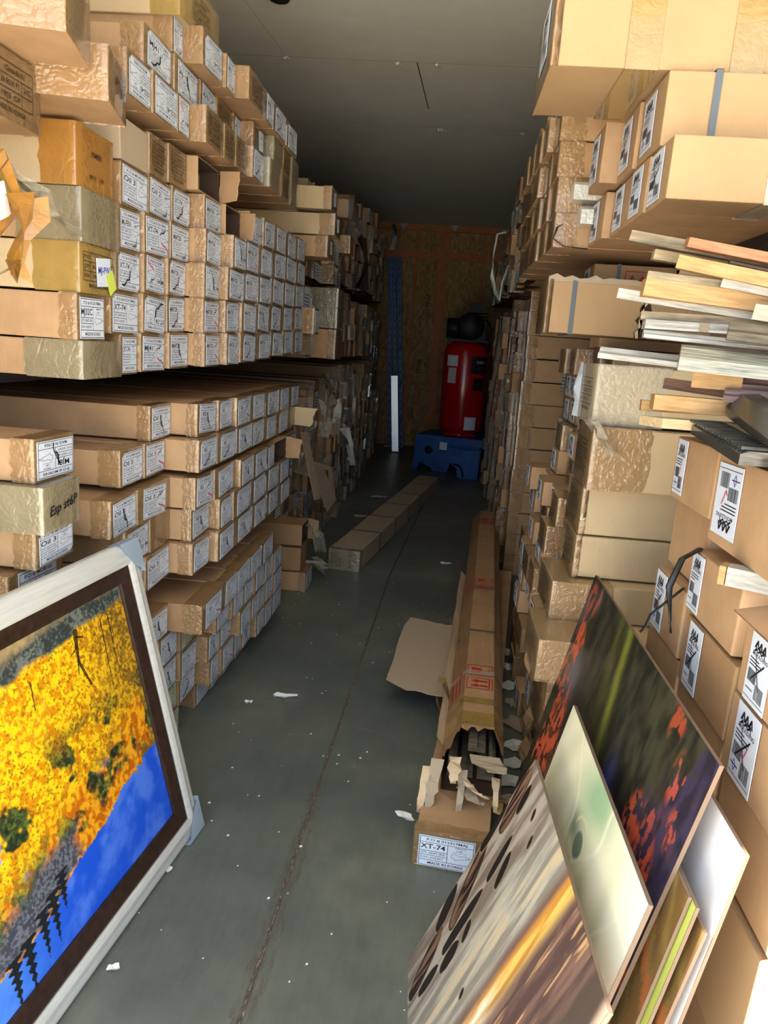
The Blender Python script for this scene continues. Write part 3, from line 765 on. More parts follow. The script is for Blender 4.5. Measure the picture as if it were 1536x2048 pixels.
TIER = {'M': ('shelf tier below the ceiling tier', ['bottom', 'second', 'third', 'fourth', 'fifth', 'topmost'], 'cartons on the middle shelf'),
        'D': ('ceiling tier', ['bottom', 'second', 'third', 'topmost'], 'cartons stacked up to the ceiling'),
        'F': ('labelled floor pile', ['seventh', 'eighth', 'ninth', 'tenth', 'topmost'], 'cartons in the floor pile'),
        'G': ('labelled floor pile', ['bottom', 'second', 'third', 'fourth', 'fifth'], 'cartons in the floor pile'),
        'RT': ('zigzag-label pile over the lumber', ['', 'bottom', 'upper'], 'zigzag-label cartons over the lumber'),
        'RU': ('film-wrapped shelf pile past the lumber', ['bottom', 'second', 'third', 'fourth', 'topmost'], 'film-wrapped cartons past the lumber'),
        'RM': ('floor pile past the cream cartons', ['bottom'] + ORD[1:], 'cartons in the floor pile past the cream cartons'), 'C': ('lone carton column behind the torn floor box', ['bottom'] + ORD[1:], 'carton column behind the torn floor box')}
KIND = {'P': 'print-marked', 'T': 'film-wrapped plain', 'G': 'grey-taped', 'O': 'torn-open', 'S': 'stickered', 'F': 'flap-torn', 'K': 'plain brown', 'W': 'zigzag-labelled'}
seen = {}; ci = 0
for ln in TABLE.strip().split('\n'):
    n, x, y0, y1, z0, z1, st = ln.split(); x, y0, y1, z0, z1 = map(float, (x, y0, y1, z0, z1)); st = st.replace('_', ' ')
    key = n.rstrip('0123456789'); r = int(n[len(key):] or 0)
    if key == 'C': r = ci; ci += 1
    elif key == 'F': r = 4 - r
    tier, rows, grp = TIER[key]
    i = seen.get(n, 0) if key != 'C' else 0; seen[n] = i + 1
    if st in ('L', 'U'): st += ':MJ4728' if key in 'MD' else ':R5'
    st = st.replace('MJ47', 'MJ4728').replace('MJ472828', 'MJ4728')
    what = KIND.get(st[0]) or ('%s-labelled' % st[2:].replace(' ', '') + (' upside-down' if st[0] == 'U' else ''))
    pos = (ORD[i] + ' from the doorway, ') if key != 'C' else ''
    lab = f'{what} carton, {pos}{rows[r]} row, {tier}'
    side = 1 if key[0] in 'RC' else -1
    rng = random.Random(ci * 31 + i * 7 + r * 3 + len(n))
    kw = {}
    if key in 'GF' and rng.random() < .5: kw['mat'] = 'dim' if rng.random() < .4 else 'kraft'
    if key == 'RU' or key == 'C': kw['film'] = 'film'; kw['tl'] = .07 + .05 * rng.random()
    if st == 'K': kw['mat'] = 'greycard'
    carton(side, x, y0, y1, z0, z1, st, lab, grp, yaw=R(rng.uniform(-.5, .5)) if key in 'MDGF' else 0, **kw)
# recessed dark course between the floor rows
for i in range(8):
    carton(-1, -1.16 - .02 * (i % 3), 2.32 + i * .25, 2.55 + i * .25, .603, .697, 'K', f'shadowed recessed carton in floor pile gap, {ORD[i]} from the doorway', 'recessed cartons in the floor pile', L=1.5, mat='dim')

# ---- near ends of the labelled piles
g = 'big cartons at the near end of the shelf'
c = carton(-1, -1.03, 2.09, 2.345, 1.447, 1.553, 'G', 'grey-taped carton with handwritten side marks, lowest of near column above dark gap', g, tl=.17)
scribble(c, 'MJ-6', -.36, .06, .075, 0, 'side', None, 'handwriting', 'ink', .255)
scribble(c, '63', -.50, .055, .05, 0, 'side', None, 'handwriting', 'ink', .255)
carton(-1, -1.04, 2.08, 2.25, 1.556, 1.684, 'L:MJ32C', 'MJ32C-labelled carton above the handwritten grey-taped carton', g, tl=.05)
c = carton(-1, -1.035, 2.09, 2.31, 1.687, 1.82, 'P', 'print-marked cream-sided carton with white MJ-PW note and lime sticky note', g, mat='cream', film='olive_tape', tl=.13)
b = MB(); b.box(0, .001, -.045, .045, -.04, .04); b.text('MJ-PW', 0, .005, .026, 1, .075, .0016); b.build('paper_note', [M['paper'], M['blue_ink']], c, (.004, .03, .065), (.08, 0, 0))
b = MB(); b.box(0, .001, -.024, .024, -.03, .03); b.build('sticky_note', M['note'], c, (.006, .075, .04), (.5, 0, 0))
carton(-1, -1.03, 2.095, 2.335, 1.823, 1.962, 'G', 'unmarked grey-taped carton between the amber-taped carton and the noted carton', g, tl=.19)
c = carton(-1, -1.04, 2.09, 2.32, 1.966, 2.125, 'G', 'amber-taped water-stained carton, topmost of the near column', g, film='amber_film', tl=.10, mat='cream')
b = MB(); b.text('PSMTRI', 0, .03, .02); b.text('MO 8     009', 0, -.03, .016); b.build('printed_table', [M['stamp'], M['stamp']], c, (.003, 0, .066))
carton(-1, -1.04, 1.835, 2.045, 1.188, 1.302, 'U:MJ8', 'MJ8-labelled upside-down carton on top of the black-lettered grey-taped carton', g, tl=.06)
c = carton(-1, -1.0, 1.80, 1.995, 1.062, 1.184, 'G', 'grey-taped carton with black handwritten end, between two labelled cartons', g, tl=.14, mat='cream')
scribble(c, 'Esp st6P', 0, .06, .036, .10, 'end', .15)
carton(-1, -1.04, 1.83, 2.03, .955, 1.058, 'L:Oil 3', 'Oil3-labelled carton under the black-lettered grey-taped carton', g, tl=.06)
for k in range(6):
    carton(-1, -1.06 - .03 * (k % 2), 1.78, 2.06, .158 * k, .158 * k + .155, 'L:Oil 3', f'Oil3-labelled carton hidden behind the framed picture, {ORD[k]} row up', 'cartons behind the framed picture', tl=.06)
# big taped cartons jutting out at the top of the near end
c = carton(-1, -.89, 1.697, 1.933, 2.20, 2.40, 'G', 'large grey-taped carton jutting out overhead, nearest the doorway', 'large taped cartons overhead', yaw=R(14), film='film', tl=.20)
c = carton(-1, -.915, 1.952, 2.195, 2.14, 2.265, 'G', 'film-bound carton jutting out right behind the overhead grey-taped one', 'large taped cartons overhead', yaw=R(14), film='film', tl=.34)
scribble(c, 'AT 10C', .02, .065, .04, -.1, 'end', .14)
carton(-1, -1.05, 1.665, 1.935, 2.045, 2.19, 'P', 'print-marked carton tucked under the overhead grey-taped carton', 'large taped cartons overhead', tl=.05)
# damaged rolled carton with white foam in its open end
c = carton(-1, -.985, 1.57, 1.75, 1.80, 1.92, 'K', 'battered amber-taped carton lying askew with white foam in its end', None, L=.75, roll=R(38), mat='cream')
c.location = (-.985, 1.66, 1.80)
b = MB(); w, h = .18, .12; o_ = [(-w / 2 - .003, -.003), (w / 2 + .003, -.003), (w / 2 + .003, h + .003), (-w / 2 - .003, h + .003)]; i_ = [(-w / 2 + .032, .026), (w / 2 - .03, .024), (w / 2 - .034, h - .024), (-w / 2 + .028, h - .028)]
for k in range(4):
    a0, a1, e0, e1 = o_[k], o_[(k + 1) % 4], i_[k], i_[(k + 1) % 4]; m0 = ((a0[0] + e0[0]) / 2, (a0[1] + e0[1]) / 2); m1 = ((a1[0] + e1[0]) / 2, (a1[1] + e1[1]) / 2)
    b.quad((.003, *a0), (.003, *a1), (.016, *m1), (.012, *m0)); b.quad((.012, *m0), (.016, *m1), (.002, *e1), (.002, *e0)); b.quad((-.10, *a0), (-.11, *a1), (.003, *a1), (.003, *a0))
b.build('packing_film', M['amber_film'], c)
b = MB(); b.quad((.0012, -w / 2 + .02, .02), (.0012, w / 2 - .02, .02), (.0012, w / 2 - .02, h - .02), (.0012, -w / 2 + .02, h - .02)); b.build('recessed_end', M['olive_tape'], c)
b = MB(); b.sheet([(-.042, -.030), (.030, -.042), (.046, .018), (-.020, .040)], 0, .004); b.build('foam_piece', M['white'], c, (.004, .0, .06), (0, R(90), 0))
# crumpled film hanging from it
def crumple(name, pts, w, mat, seed, nrow=6):
    b = MB(); rng = random.Random(seed); rows = []
    for i, p in enumerate(pts):
        row = []
        for k in range(nrow):
            q = k / (nrow - 1) - .5
            row.append((p[0] + rng.uniform(-.35, .35) * w, p[1] + q * w * (1 + .5 * math.sin(i * 1.7)) + rng.uniform(-.1, .1) * w, p[2] + rng.uniform(-.15, .15) * w))
        rows += row
    for i in range(len(pts) - 1):
        for k in range(nrow - 1): b.add([rows[i * nrow + k], rows[i * nrow + k + 1], rows[(i + 1) * nrow + k + 1], rows[(i + 1) * nrow + k]], [(0, 1, 2, 3)])
    return b.build(name, M[mat], smooth=True)
o = crumple('plastic_scrap', [(-.965, 1.70, 1.87), (-.955, 1.68, 1.83), (-.955, 1.66, 1.78), (-.96, 1.65, 1.73), (-.97, 1.645, 1.69)], .09, 'amber_film', 4)
tag(o, 'crumpled amber film hanging from the battered askew carton', 'plastic wrap')
o = crumple('plastic_scrap', [(-1.0, 1.70, 1.93), (-.99, 1.78, 1.90), (-1.0, 1.90, 1.86), (-1.04, 2.10, 1.84)], .06, 'clear', 5)
tag(o, 'clear crumpled wrap between the battered carton and the unmarked grey-taped carton', 'plastic wrap')
# wide pale carton under the ceiling
c = carton(-1, -1.0, 2.76, 3.20, 2.64, 2.80, 'P', 'wide pale carton right under the ceiling, above an upside-down labelled carton', None, mat='cream', film='olive_tape', tl=.10)

# ---- doorway end of the lumber side
g = 'big cartons over the lumber'
def bands(c, w, h, xs, wd, mat, name):
    for x in xs:
        b = MB(); e = .0022
        b.box(x - wd / 2, x + wd / 2, -w / 2 - e, -w / 2 - e + .001, -.001, h + e); b.box(x - wd / 2, x + wd / 2, w / 2 + e - .001, w / 2 + e, -e, h + e)
        b.box(x - wd / 2, x + wd / 2, -w / 2 - e, w / 2 + e, h + e - .001, h + e); b.box(x - wd / 2, x + wd / 2, -w / 2 - e, w / 2 + e, -e, -e + .001)
        b.build(name, M[mat], c)
c = carton(1, .20, 2.20, 2.63, 2.345, 2.565, 'K', 'long tan carton with two olive tape bands, jutting out nearest the ceiling', g, mat='tan', film='film', tl=.004)
bands(c, .43, .22, (-.235, -.50), .085, 'olive_tape', 'tape_band')
link('shipping_label', MILL[1], c, (.003, .02, .13), (0, 0, 0), (1, 1.4, 1.1))
for nm, xs in (('RT2', None),): pass
for o in [k for k in bpy.data.objects if k.get('group') == 'zigzag-label cartons over the lumber']:
    l = o.get('label')
    if 'first' in l: o.data.materials[0] = M['tan']
    w_ = max(v.co.y for v in o.data.vertices) * 2; h_ = max(v.co.z for v in o.data.vertices)
    if 'first' in l and 'upper' in l: bands(o, w_, h_, (-.125,), .018, 'strap', 'strap')
    if 'first' in l and 'bottom' in l: bands(o, w_, h_, (-.27,), .07, 'clear', 'tape_band')
    if 'third' in l and 'upper' in l: bands(o, w_, h_, (-.08,), .02, 'strap', 'strap')
def icons(b, kinds, s, mi=0):
    """red carton symbols on the local YZ plane facing +X: arrows up, wine glass, umbrella, box of lines"""
    for i, k in enumerate(kinds):
        y = i * s * 1.2; w = s * .012 + .003
        b.line([(y - s * .48, -s * .48), (y + s * .48, -s * .48), (y + s * .48, s * .48), (y - s * .48, s * .48), (y - s * .48, -s * .48)], w, mi)
        if k == 'up':
            for q in (-.2, .2): b.add([(.0016, y + q * s - s * .16, s * .08), (.0016, y + q * s + s * .16, s * .08), (.0016, y + q * s, s * .36)], [(0, 1, 2)], mi); b.quad((.0016, y + q * s - s * .06, -s * .3), (.0016, y + q * s + s * .06, -s * .3), (.0016, y + q * s + s * .06, s * .08), (.0016, y + q * s - s * .06, s * .08), mi)
            b.quad((.0016, y - s * .38, -s * .4), (.0016, y + s * .38, -s * .4), (.0016, y + s * .38, -s * .34), (.0016, y - s * .38, -s * .34), mi)
        elif k == 'glass':
            b.add([(.0016, y - s * .26, s * .34), (.0016, y + s * .26, s * .34), (.0016, y + s * .2, -s * .02), (.0016, y, -s * .12), (.0016, y - s * .2, -s * .02)], [(4, 3, 2, 1, 0)], mi)
            b.quad((.0016, y - s * .03, -s * .36), (.0016, y + s * .03, -s * .36), (.0016, y + s * .03, -s * .1), (.0016, y - s * .03, -s * .1), mi); b.quad((.0016, y - s * .18, -s * .40), (.0016, y + s * .18, -s * .40), (.0016, y + s * .18, -s * .35), (.0016, y - s * .18, -s * .35), mi)
        else:
            n = 10; b.add([(.0016, y + s * .34 * math.cos(math.pi * j / n), s * .04 + s * .3 * math.sin(math.pi * j / n)) for j in range(n + 1)], [tuple(range(n + 1))], mi)
            b.line([(y, s * .04), (y, -s * .32), (y + s * .08, -s * .38), (y + s * .14, -s * .32)], s * .05, mi)
c = carton(1, .58, 2.22, 2.62, 2.568, 2.72, 'K', 'carton with red handling symbols lying on the long tan carton', g, mat='tan', film='film', tl=.004)
b = MB(); icons(b, ('up', 'glass', 'umb'), .11); b.build('red_symbols', M['red'], c, (-.17, .2 + .003, .07), (0, 0, R(90)))
bands(c, .40, .152, (-.03,), .018, 'strap', 'strap')
c = carton(1, .35, 2.985, 3.24, 1.69, 1.885, 'K', 'ribbed tan carton with one grey-blue strap and open top flap', None, L=.62, mat='tan', film='film', tl=.003)
bands(c, .255, .195, (-.10,), .017, 'strap', 'strap')
rng = random.Random(8); b = MB()
up = [(x, .012 + rng.uniform(-.006, .010)) for x in np.linspace(0, -.6, 22)]
for (x0, q0), (x1, q1) in zip(up[:-1], up[1:]): b.add([(x0, .128, .19), (x1, .128, .19), (x1, .132, .196 + q1), (x0, .132, .196 + q0), (x0, .124, .19), (x1, .124, .19), (x1, .127, .196 + q1), (x0, .127, .196 + q0)], [(0, 1, 2, 3), (7, 6, 5, 4), (3, 2, 6, 7)])
b.build('top_flap', M['greycard'], c)
b = MB(); pts = torn_line((-.34, .0), (-.36, .193), 9, .012, rng) + torn_line((-.40, .193), (-.385, .0), 9, .012, rng)
b.add([(x, .1305, z) for x, z in pts], [tuple(range(len(pts)))]); b.build('torn_hole', M['hole'], c)
b = MB(); pts = torn_line((-.345, .0), (-.365, .193), 9, .012, rng) + torn_line((-.372, .193), (-.355, .0), 9, .012, rng)
b.add([(x, .1322, z) for x, z in pts], [tuple(range(len(pts)))]); b.build('torn_edge', M['torn'], c)
carton(1, .62, 3.27, 3.50, 1.65, 1.828, 'K', 'plain carton holding up the red-symbol carton behind the strapped one', None)
c = carton(1, .56, 3.26, 3.50, 1.832, 1.985, 'W', 'pale carton with red arrow, glass and umbrella symbols behind the strapped carton', None, mat='tan', L=.33)
b = MB(); icons(b, ('up', 'glass', 'umb'), .10); b.build('red_symbols', M['red'], c, (-.175, .12 + .003, .080), (0, 0, R(90)))
bands(c, .24, .153, (-.10,), .016, 'strap', 'strap')
# cream cartons, a column from the floor
g = 'cream cartons beside the pond print'
RWS = [(.455, 2.50, 2.80, 0, .15), (.46, 2.48, 2.78, .153, .305), (.42, 2.38, 2.68, .308, .455), (.415, 2.34, 2.64, .458, .605), (.352, 2.22, 2.52, .608, .745), (.405, 2.42, 2.72, .748, .876), (.475, 2.48, 2.75, .88, 1.025), (.480, 2.49, 2.77, 1.028, 1.19), (.475, 2.42, 2.68, 1.193, 1.395), (.475, 2.47, 2.74, 1.398, 1.588)]
RWL = ['shredded plain tan carton at the foot of the cream column', 'crushed tan carton one up from the cream column foot', 'ragged print-ended carton, third up in the cream column', 'torn print-ended carton, fourth up in the cream column',
       'amber-wrapped carton jutting furthest into the aisle from the cream column', 'amber-wrapped carton with white tape edge, above the furthest jutting one', 'beige carton right above the two amber-wrapped jutting cartons', 'tall print-ended beige carton midway up the cream column',
       'glittering film-wrapped carton second from the top of cream column', 'white film-shrouded carton topping the cream column']
for i, ((x, y0, y1, z0, z1), lab) in enumerate(zip(RWS, RWL)):
    f, tl, mt = (('film', .11, 'cream') if i > 5 else ('film', .20, 'cream')) if i > 3 else ('film', .05, 'tan')
    if i == 9: f, tl = 'clear', .22
    if i == 8: f, tl = 'film', .18
    if i in (6, 7): f, tl = 'film', .018
    c = carton(1, x, y0, y1, z0, z1, 'P', lab, g, mat=mt, film=f, tl=tl)
    if i in (0, 1, 3): # ragged flap hanging off the end
        rng = random.Random(i); b = MB(); h = z1 - z0; pts = torn_line((-.14, .0), (-.13, h), 8, .012, rng) + torn_line((.0, h), (-.02, .01), 8, .012, rng)
        b.add([(.02 + .02 * math.sin(z * 30), y, z) for y, z in pts] + [(.024 + .02 * math.sin(z * 30), y, z) for y, z in pts], [tuple(range(len(pts))), tuple(range(2 * len(pts) - 1, len(pts) - 1, -1))]); b.build('torn_flap', M['kraft'], c)
o = crumple('plastic_scrap', [(.46, 2.405, 1.42), (.50, 2.40, 1.36), (.55, 2.405, 1.31)], .07, 'clear', 9)
tag(o, 'loose clear wrap bunched between the top two cream cartons', 'plastic wrap')
b = MB(); rows = [(0, .0), (.005, .05), (-.004, .10), (.006, .15), (.012, .19)]
for (a0, z0), (a1, z1) in zip(rows[:-1], rows[1:]): b.quad((.474, 2.735, 1.40 + z0), (.462 + a0, 2.79, 1.40 + z0), (.462 + a1, 2.79, 1.40 + z1), (.474, 2.735, 1.40 + z1)); b.quad((.462 + a0, 2.79, 1.40 + z0), (.474, 2.735, 1.40 + z0), (.474, 2.735, 1.40 + z1), (.462 + a1, 2.79, 1.40 + z1))
tag(b.build('paper_strip', M['paper']), 'curling white paper strip peeling beside the white film-shrouded carton', 'paper')
# zigzag-label pile nearest the doorway (three columns deep)
g = 'zigzag-label cartons behind the leaning boards'
def zig(x, y0, y1, z0, z1, lab, **kw):
    c = carton(1, x, y0, y1, z0, z1, 'K', lab, g, mat=kw.pop('mat', 'kraft'), **kw); w, h = y1 - y0, z1 - z0
    return c, w, h
def put_label(c, v, y, z, w, h, rot=0): link('shipping_label', MILL[v], c, (.0014, y, z), (rot, 0, 0), (1, w / .12, h / .13))
zz = [0, .185, .37, .555, .735]
for k in range(4): zig(.60 + .012 * (k % 2), 1.725, 1.995, zz[k], zz[k + 1] - .004, f'plain carton in far column behind the pond print, {ORD[k]} from floor')
c, w, h = zig(.605, 1.72, 2.0, .735, .913, 'plain carton directly below the crossed-label carton with black strap')
c, w, h = zig(.60, 1.73, 1.97, .917, 1.083, 'crossed zigzag-label carton under the lumber, black strap across its corner'); put_label(c, 1, -.065, .085, .085, .15)
c, w, h = zig(.63, 1.73, 2.0, 1.087, 1.266, 'recessed carton between the crossed-label carton and the carton under lumber')
c, w, h = zig(.60, 1.67, 1.97, 1.27, 1.43, 'carton with red-penned label right under the pine lumber'); put_label(c, 0, -.09, .085, .075, .135)
for k in range(3): zig(.61 + .012 * (k % 2), 1.42, 1.70, zz[k], zz[k + 1] - .004, f'plain carton in middle column behind the blank board, {ORD[k]} from floor')
c, w, h = zig(.61, 1.42, 1.70, .555, .715, 'shaded carton just above three plain cartons behind the blank board')
c, w, h = zig(.61, 1.42, 1.71, .718, .88, 'plain carton below the shaded scribbled-label carton')
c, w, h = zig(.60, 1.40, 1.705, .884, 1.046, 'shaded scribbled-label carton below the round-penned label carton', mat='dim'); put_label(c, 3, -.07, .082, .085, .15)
c, w, h = zig(.60, 1.43, 1.725, 1.05, 1.196, 'round-penned label carton with a white wood offcut on top'); put_label(c, 2, -.10, .075, .075, .13)
c, w, h = zig(.60, 1.33, 1.665, 1.234, 1.425, 'carton with big upside-down zigzag label and barcodes under the dark mouldings'); put_label(c, 0, -.08, .10, .13, .15, math.pi + .02)
for k in range(2): zig(.61, 1.08, 1.40, zz[k], zz[k + 1] - .004, f'plain carton in nearest column behind the leaning boards, {ORD[k]} from floor')
c, w, h = zig(.60, 1.07, 1.40, .37, .645, 'tall plain carton standing lowest in view beside the blank white board', mat='tan')
c, w, h = zig(.61, 1.08, 1.40, .65, .835, 'plain carton under the lowest zigzag-label carton')
c, w, h = zig(.60, 1.07, 1.395, .84, 1.0, 'lowest zigzag-label carton with blue and red pen marks, beside the blank board'); put_label(c, 1, -.07, .085, .10, .15)
c, w, h = zig(.60, 1.06, 1.385, 1.004, 1.15, 'carton with folded top flap next to the white wood offcut'); put_label(c, 3, -.08, .07, .09, .13)
b = MB(); b.quad((.03, -.16, .012), (.03, .16, .012), (-.05, .16, .03), (-.05, -.16, .03)); b.quad((-.05, -.16, .032), (-.05, .16, .032), (.03, .16, .014), (.03, -.16, .014)); b.build('top_flap', M['kraft'], c, (0, 0, h))

# ---- wall shelves that carry the upper tiers (in the shade inside the piles)
def wall_shelf(x0, x1, y0, y1, z, tilt, wall, label):
    e = empty('wall_shelf', (wall, y0, 0)); zf = lambda y: z + tilt * (y - 2.6)
    b = MB(); b.add([(x - wall, y - y0, zf(y) + d) for d in (-.03, 0) for x, y in ((x0, y0), (x1, y0), (x1, y1), (x0, y1))], [(0, 3, 2, 1), (4, 5, 6, 7), (0, 1, 5, 4), (1, 2, 6, 5), (2, 3, 7, 6), (3, 0, 4, 7)])
    b.build('shelf_deck', M['steel_dark'], e); sg = 1 if x0 >= wall or x1 > wall and wall < 0 else -1
    for y in np.linspace(y0 + .1, y1 - .1, 4):
        b = MB(); b.add([(0, y - y0 + d, zf(y) - .03) for d in (-.02, .02)] + [(sg * .38, y - y0 + d, zf(y) - .03) for d in (-.02, .02)] + [(0, y - y0 + d, zf(y) - .05) for d in (-.02, .02)], [(0, 1, 3, 2), (0, 2, 4), (1, 5, 3), (2, 3, 5, 4), (0, 4, 5, 1)])
        b.build('bracket', M['steel_dark'], e)
    return tag(e, label, 'shelf')
wall_shelf(LW, -1.32, 2.06, 2.36, 1.443, 0, LW, 'short dark steel shelf end under the handwritten grey-taped carton')
wall_shelf(LW, -1.32, 2.37, 4.85, 1.452, .035, LW, 'dark steel shelf in the gap above the labelled floor pile')
wall_shelf(LW, -1.32, 2.36, 4.5, 2.277, 0, LW, 'dark steel shelf under the ceiling tier of labelled cartons')
wall_shelf(.90, RW_, 2.03, 4.4, 1.997, 0, RW_, 'dark steel shelf under the zigzag-label pile over the lumber')
# ------------------------------------------------------------------ the deep ends of both piles: past the nearest three hundred cartons
def deep(name, side, blocks, label, seed):
    b = MB(); rng = random.Random(seed); avoid = [(o.location.y - .17, o.location.y + .17, o.location.z - .002, o.location.z + max(v.co.z for v in o.data.vertices)) for o in bpy.data.objects if o.get('group') == 'odd cartons in the dim middle distance'] if side < 0 else []
    for ya, yb, za, zb, X, L in blocks:
        y = ya
        while y < yb - .1:
            w = min(rng.uniform(.17, .24), yb - y); z = za; jx = rng.uniform(-.06, .06); hc = rng.uniform(.128, .16)
            while z < zb - .08:
                h = hc * rng.uniform(.97, 1.03)
                if z + h > zb + .004: break
                if any(y < q[1] and y + w > q[0] and z < q[3] and z + h > q[2] for q in avoid): z += .02; continue
                x = X + jx + rng.uniform(-.022, .022); s = -side; e = x + s * 0.
                hh, ww = h - .003, w - .003
                xs = sorted((x, x + side * L)); b.box(xs[0], xs[1], y, y + ww, z, z + hh, rng.choice((0, 0, 4)))
                r = rng.random()
                if r < .8:
                    ep = s * .0016; tl = rng.uniform(.03, .12); xs = sorted((x + ep, x - s * tl)); b.box(xs[0], xs[1], y - .0012, y + ww + .0012, z, z + hh + .0012, 1)
                if r < .5:
                    q = x + s * .0035; c = rng.uniform(.012, .03)
                    pts = [(q, y + c, z + .01), (q, y + ww - .015, z + .01), (q, y + ww - .015, z + hh - .01), (q, y + c, z + hh - .01)]
                    b.add(pts, [(0, 1, 2, 3) if s > 0 else (3, 2, 1, 0)], 2)
                    for k in range(4): zz_ = z + .025 + k * .022; b.add([(q + s * .001, y + c + .01, zz_), (q + s * .001, y + ww - .03, zz_), (q + s * .001, y + ww - .03, zz_ + .006), (q + s * .001, y + c + .01, zz_ + .006)], [(0, 1, 2, 3) if s > 0 else (3, 2, 1, 0)], 3)
                z += h
            y += w
    o = b.build(name, [M['kraft'], M['film_end'], M['paper'], M['ink'], M['dim']]); return tag(o, label, 'cartons', None, 'stuff')
# odd single cartons that stand out in the dim middle distance
g = 'odd cartons in the dim middle distance'
def odd(x, y0, y1, z0, z1, st, lab, **kw): return carton(-1, x, y0, y1, z0, z1, st, lab, g, **kw)
odd(-.80, 4.90, 5.12, 2.40, 2.535, 'S', 'pale-sided stickered carton jutting above two others by the ceiling shadow', mat='cream', tl=.05, L=.9)
odd(-.78, 4.95, 5.18, 2.255, 2.385, 'S', 'pale-sided carton with white slip at its taped end, middle of three', mat='cream', tl=.10, L=.9)
odd(-.82, 4.95, 5.20, 2.12, 2.25, 'S', 'taped carton with white slip, lowest of three jutting ones', tl=.08, L=.9)
odd(-.87, 4.88, 5.04, 1.64, 1.80, 'L:R5', 'small upright tan carton standing out before the tape-patched cartons', mat='tan', L=.5)
odd(-.86, 5.80, 6.10, 1.85, 1.99, 'G', 'cream carton with ragged grey tape patch, upper of two', mat='cream', tl=.20, L=1.2)
odd(-.86, 5.80, 6.10, 1.70, 1.845, 'G', 'cream carton with ragged grey tape patch, lower of two', mat='cream', tl=.20, L=1.2)
odd(-.86, 5.78, 6.10, 1.47, 1.69, 'T', 'wide brown carton beneath the two tape-patched cream cartons', L=1.2)
odd(-.90, 6.35, 6.55, 2.58, 2.72, 'L:R5', 'brown carton with grey label highest before the ceiling shadow', L=.9)
odd(-.86, 6.30, 6.50, 2.30, 2.44, 'T', 'bright brown carton jutting below the highest grey-labelled one', L=.9)
# long carton and flattened card jutting low down
odd(-.84, 4.62, 4.84, .30, .44, 'O', 'torn-open carton spilling clear film, upper of the low aisle-side pair', mat='dim', L=.9)
odd(-.80, 4.60, 4.82, .0, .13, 'L:R5', 'brown carton on the floor at the end of the labelled pile', L=.9)
odd(-.84, 4.60, 4.82, .135, .29, 'K', 'dull flapped carton over the floor carton at the pile end', mat='dim', L=.9)
deep('deep_cartons', -1, [(4.86, 5.5, 1.50, 1.98, -1.02, 1.5), (5.5, 7.0, 1.47, 1.98, -1.0, 1.5), (7.0, 9.8, 1.47, 2.06, -1.0, 1.4), (9.9, 11.9, 1.1, 2.05, -1.06, 1.4),
      (4.86, 6.9, 2.03, 2.68, -.98, 1.5), (6.9, 8.4, 2.12, 2.78, -1.02, 1.5), (8.4, 11.6, 2.2, 3.2, -1.06, 1.5),
      (4.66, 5.6, 0, 1.22, -1.04, 1.5), (5.6, 6.8, 0, 1.30, -1.02, 1.5), (6.8, 8.3, 0, 1.40, -.97, 1.5), (8.3, 9.9, 0, 1.42, -1.0, 1.5), (9.9, 11.6, 0, 1.0, -1.04, 1.5)],
     'dim cartons stacked deep along the wall beyond the nearer labelled piles', 4)
deep('deep_cartons', 1, [(5.72, 7.6, 0, 2.02, .53, 1.6), (7.6, 9.6, 0, 2.06, .57, 1.6), (9.6, 11.8, 0, 2.08, .70, 1.6), (4.05, 5.36, 0, 1.64, .82, 1.3),
      (4.45, 6.3, 2.03, 2.82, .42, 1.6), (6.3, 8.0, 2.22, 2.90, .52, 1.6), (8.0, 11.5, 2.25, 2.8, .58, 1.6)],
     'dim film-wrapped cartons stacked deep beyond the lone carton column', 7)
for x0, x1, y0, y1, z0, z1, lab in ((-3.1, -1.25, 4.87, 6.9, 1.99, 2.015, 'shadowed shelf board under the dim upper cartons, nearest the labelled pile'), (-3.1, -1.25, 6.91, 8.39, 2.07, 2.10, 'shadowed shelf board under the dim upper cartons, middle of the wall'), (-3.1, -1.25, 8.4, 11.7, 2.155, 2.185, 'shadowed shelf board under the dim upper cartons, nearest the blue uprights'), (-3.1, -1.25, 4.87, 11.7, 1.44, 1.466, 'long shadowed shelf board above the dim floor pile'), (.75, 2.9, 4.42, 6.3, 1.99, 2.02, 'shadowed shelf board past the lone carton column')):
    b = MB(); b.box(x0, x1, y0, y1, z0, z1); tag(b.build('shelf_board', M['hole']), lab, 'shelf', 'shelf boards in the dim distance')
def flap(pts3, th, mat, lab, name='torn_card', cat='cardboard', seed=1):
    """a bent sheet of card through rows of 3D points"""
    b = MB(); P = [[Vector(p) for p in row] for row in pts3]; n = (P[0][1] - P[0][0]).cross(P[1][0] - P[0][0]).normalized() * th
    for i in range(len(P) - 1):
        for k in range(len(P[0]) - 1):
            a, c, d, e = P[i][k], P[i][k + 1], P[i + 1][k + 1], P[i + 1][k]; b.add([a, c, d, e, a + n, c + n, d + n, e + n], [(3, 2, 1, 0), (4, 5, 6, 7), (0, 1, 5, 4), (1, 2, 6, 5), (2, 3, 7, 6), (3, 0, 4, 7)])
    return tag(b.build(name, M[mat]), lab, cat)
flap([[(-1.06, 5.35, .66), (-1.06, 5.62, .70)], [(-.90, 5.35, .62), (-.88, 5.62, .66)], [(-.80, 5.42, .36), (-.78, 5.72, .40)], [(-.86, 5.45, .22), (-.84, 5.75, .26)]], .004, 'greycard', 'large bent sheet of grey card hanging out of the dim floor pile')
flap([[(-.94, 4.95, 1.0), (-.92, 5.1, .98)], [(-.84, 5.05, .52), (-.82, 5.2, .50)]], .004, 'greycard', 'long narrow strip of card leaning beside the large bent sheet')
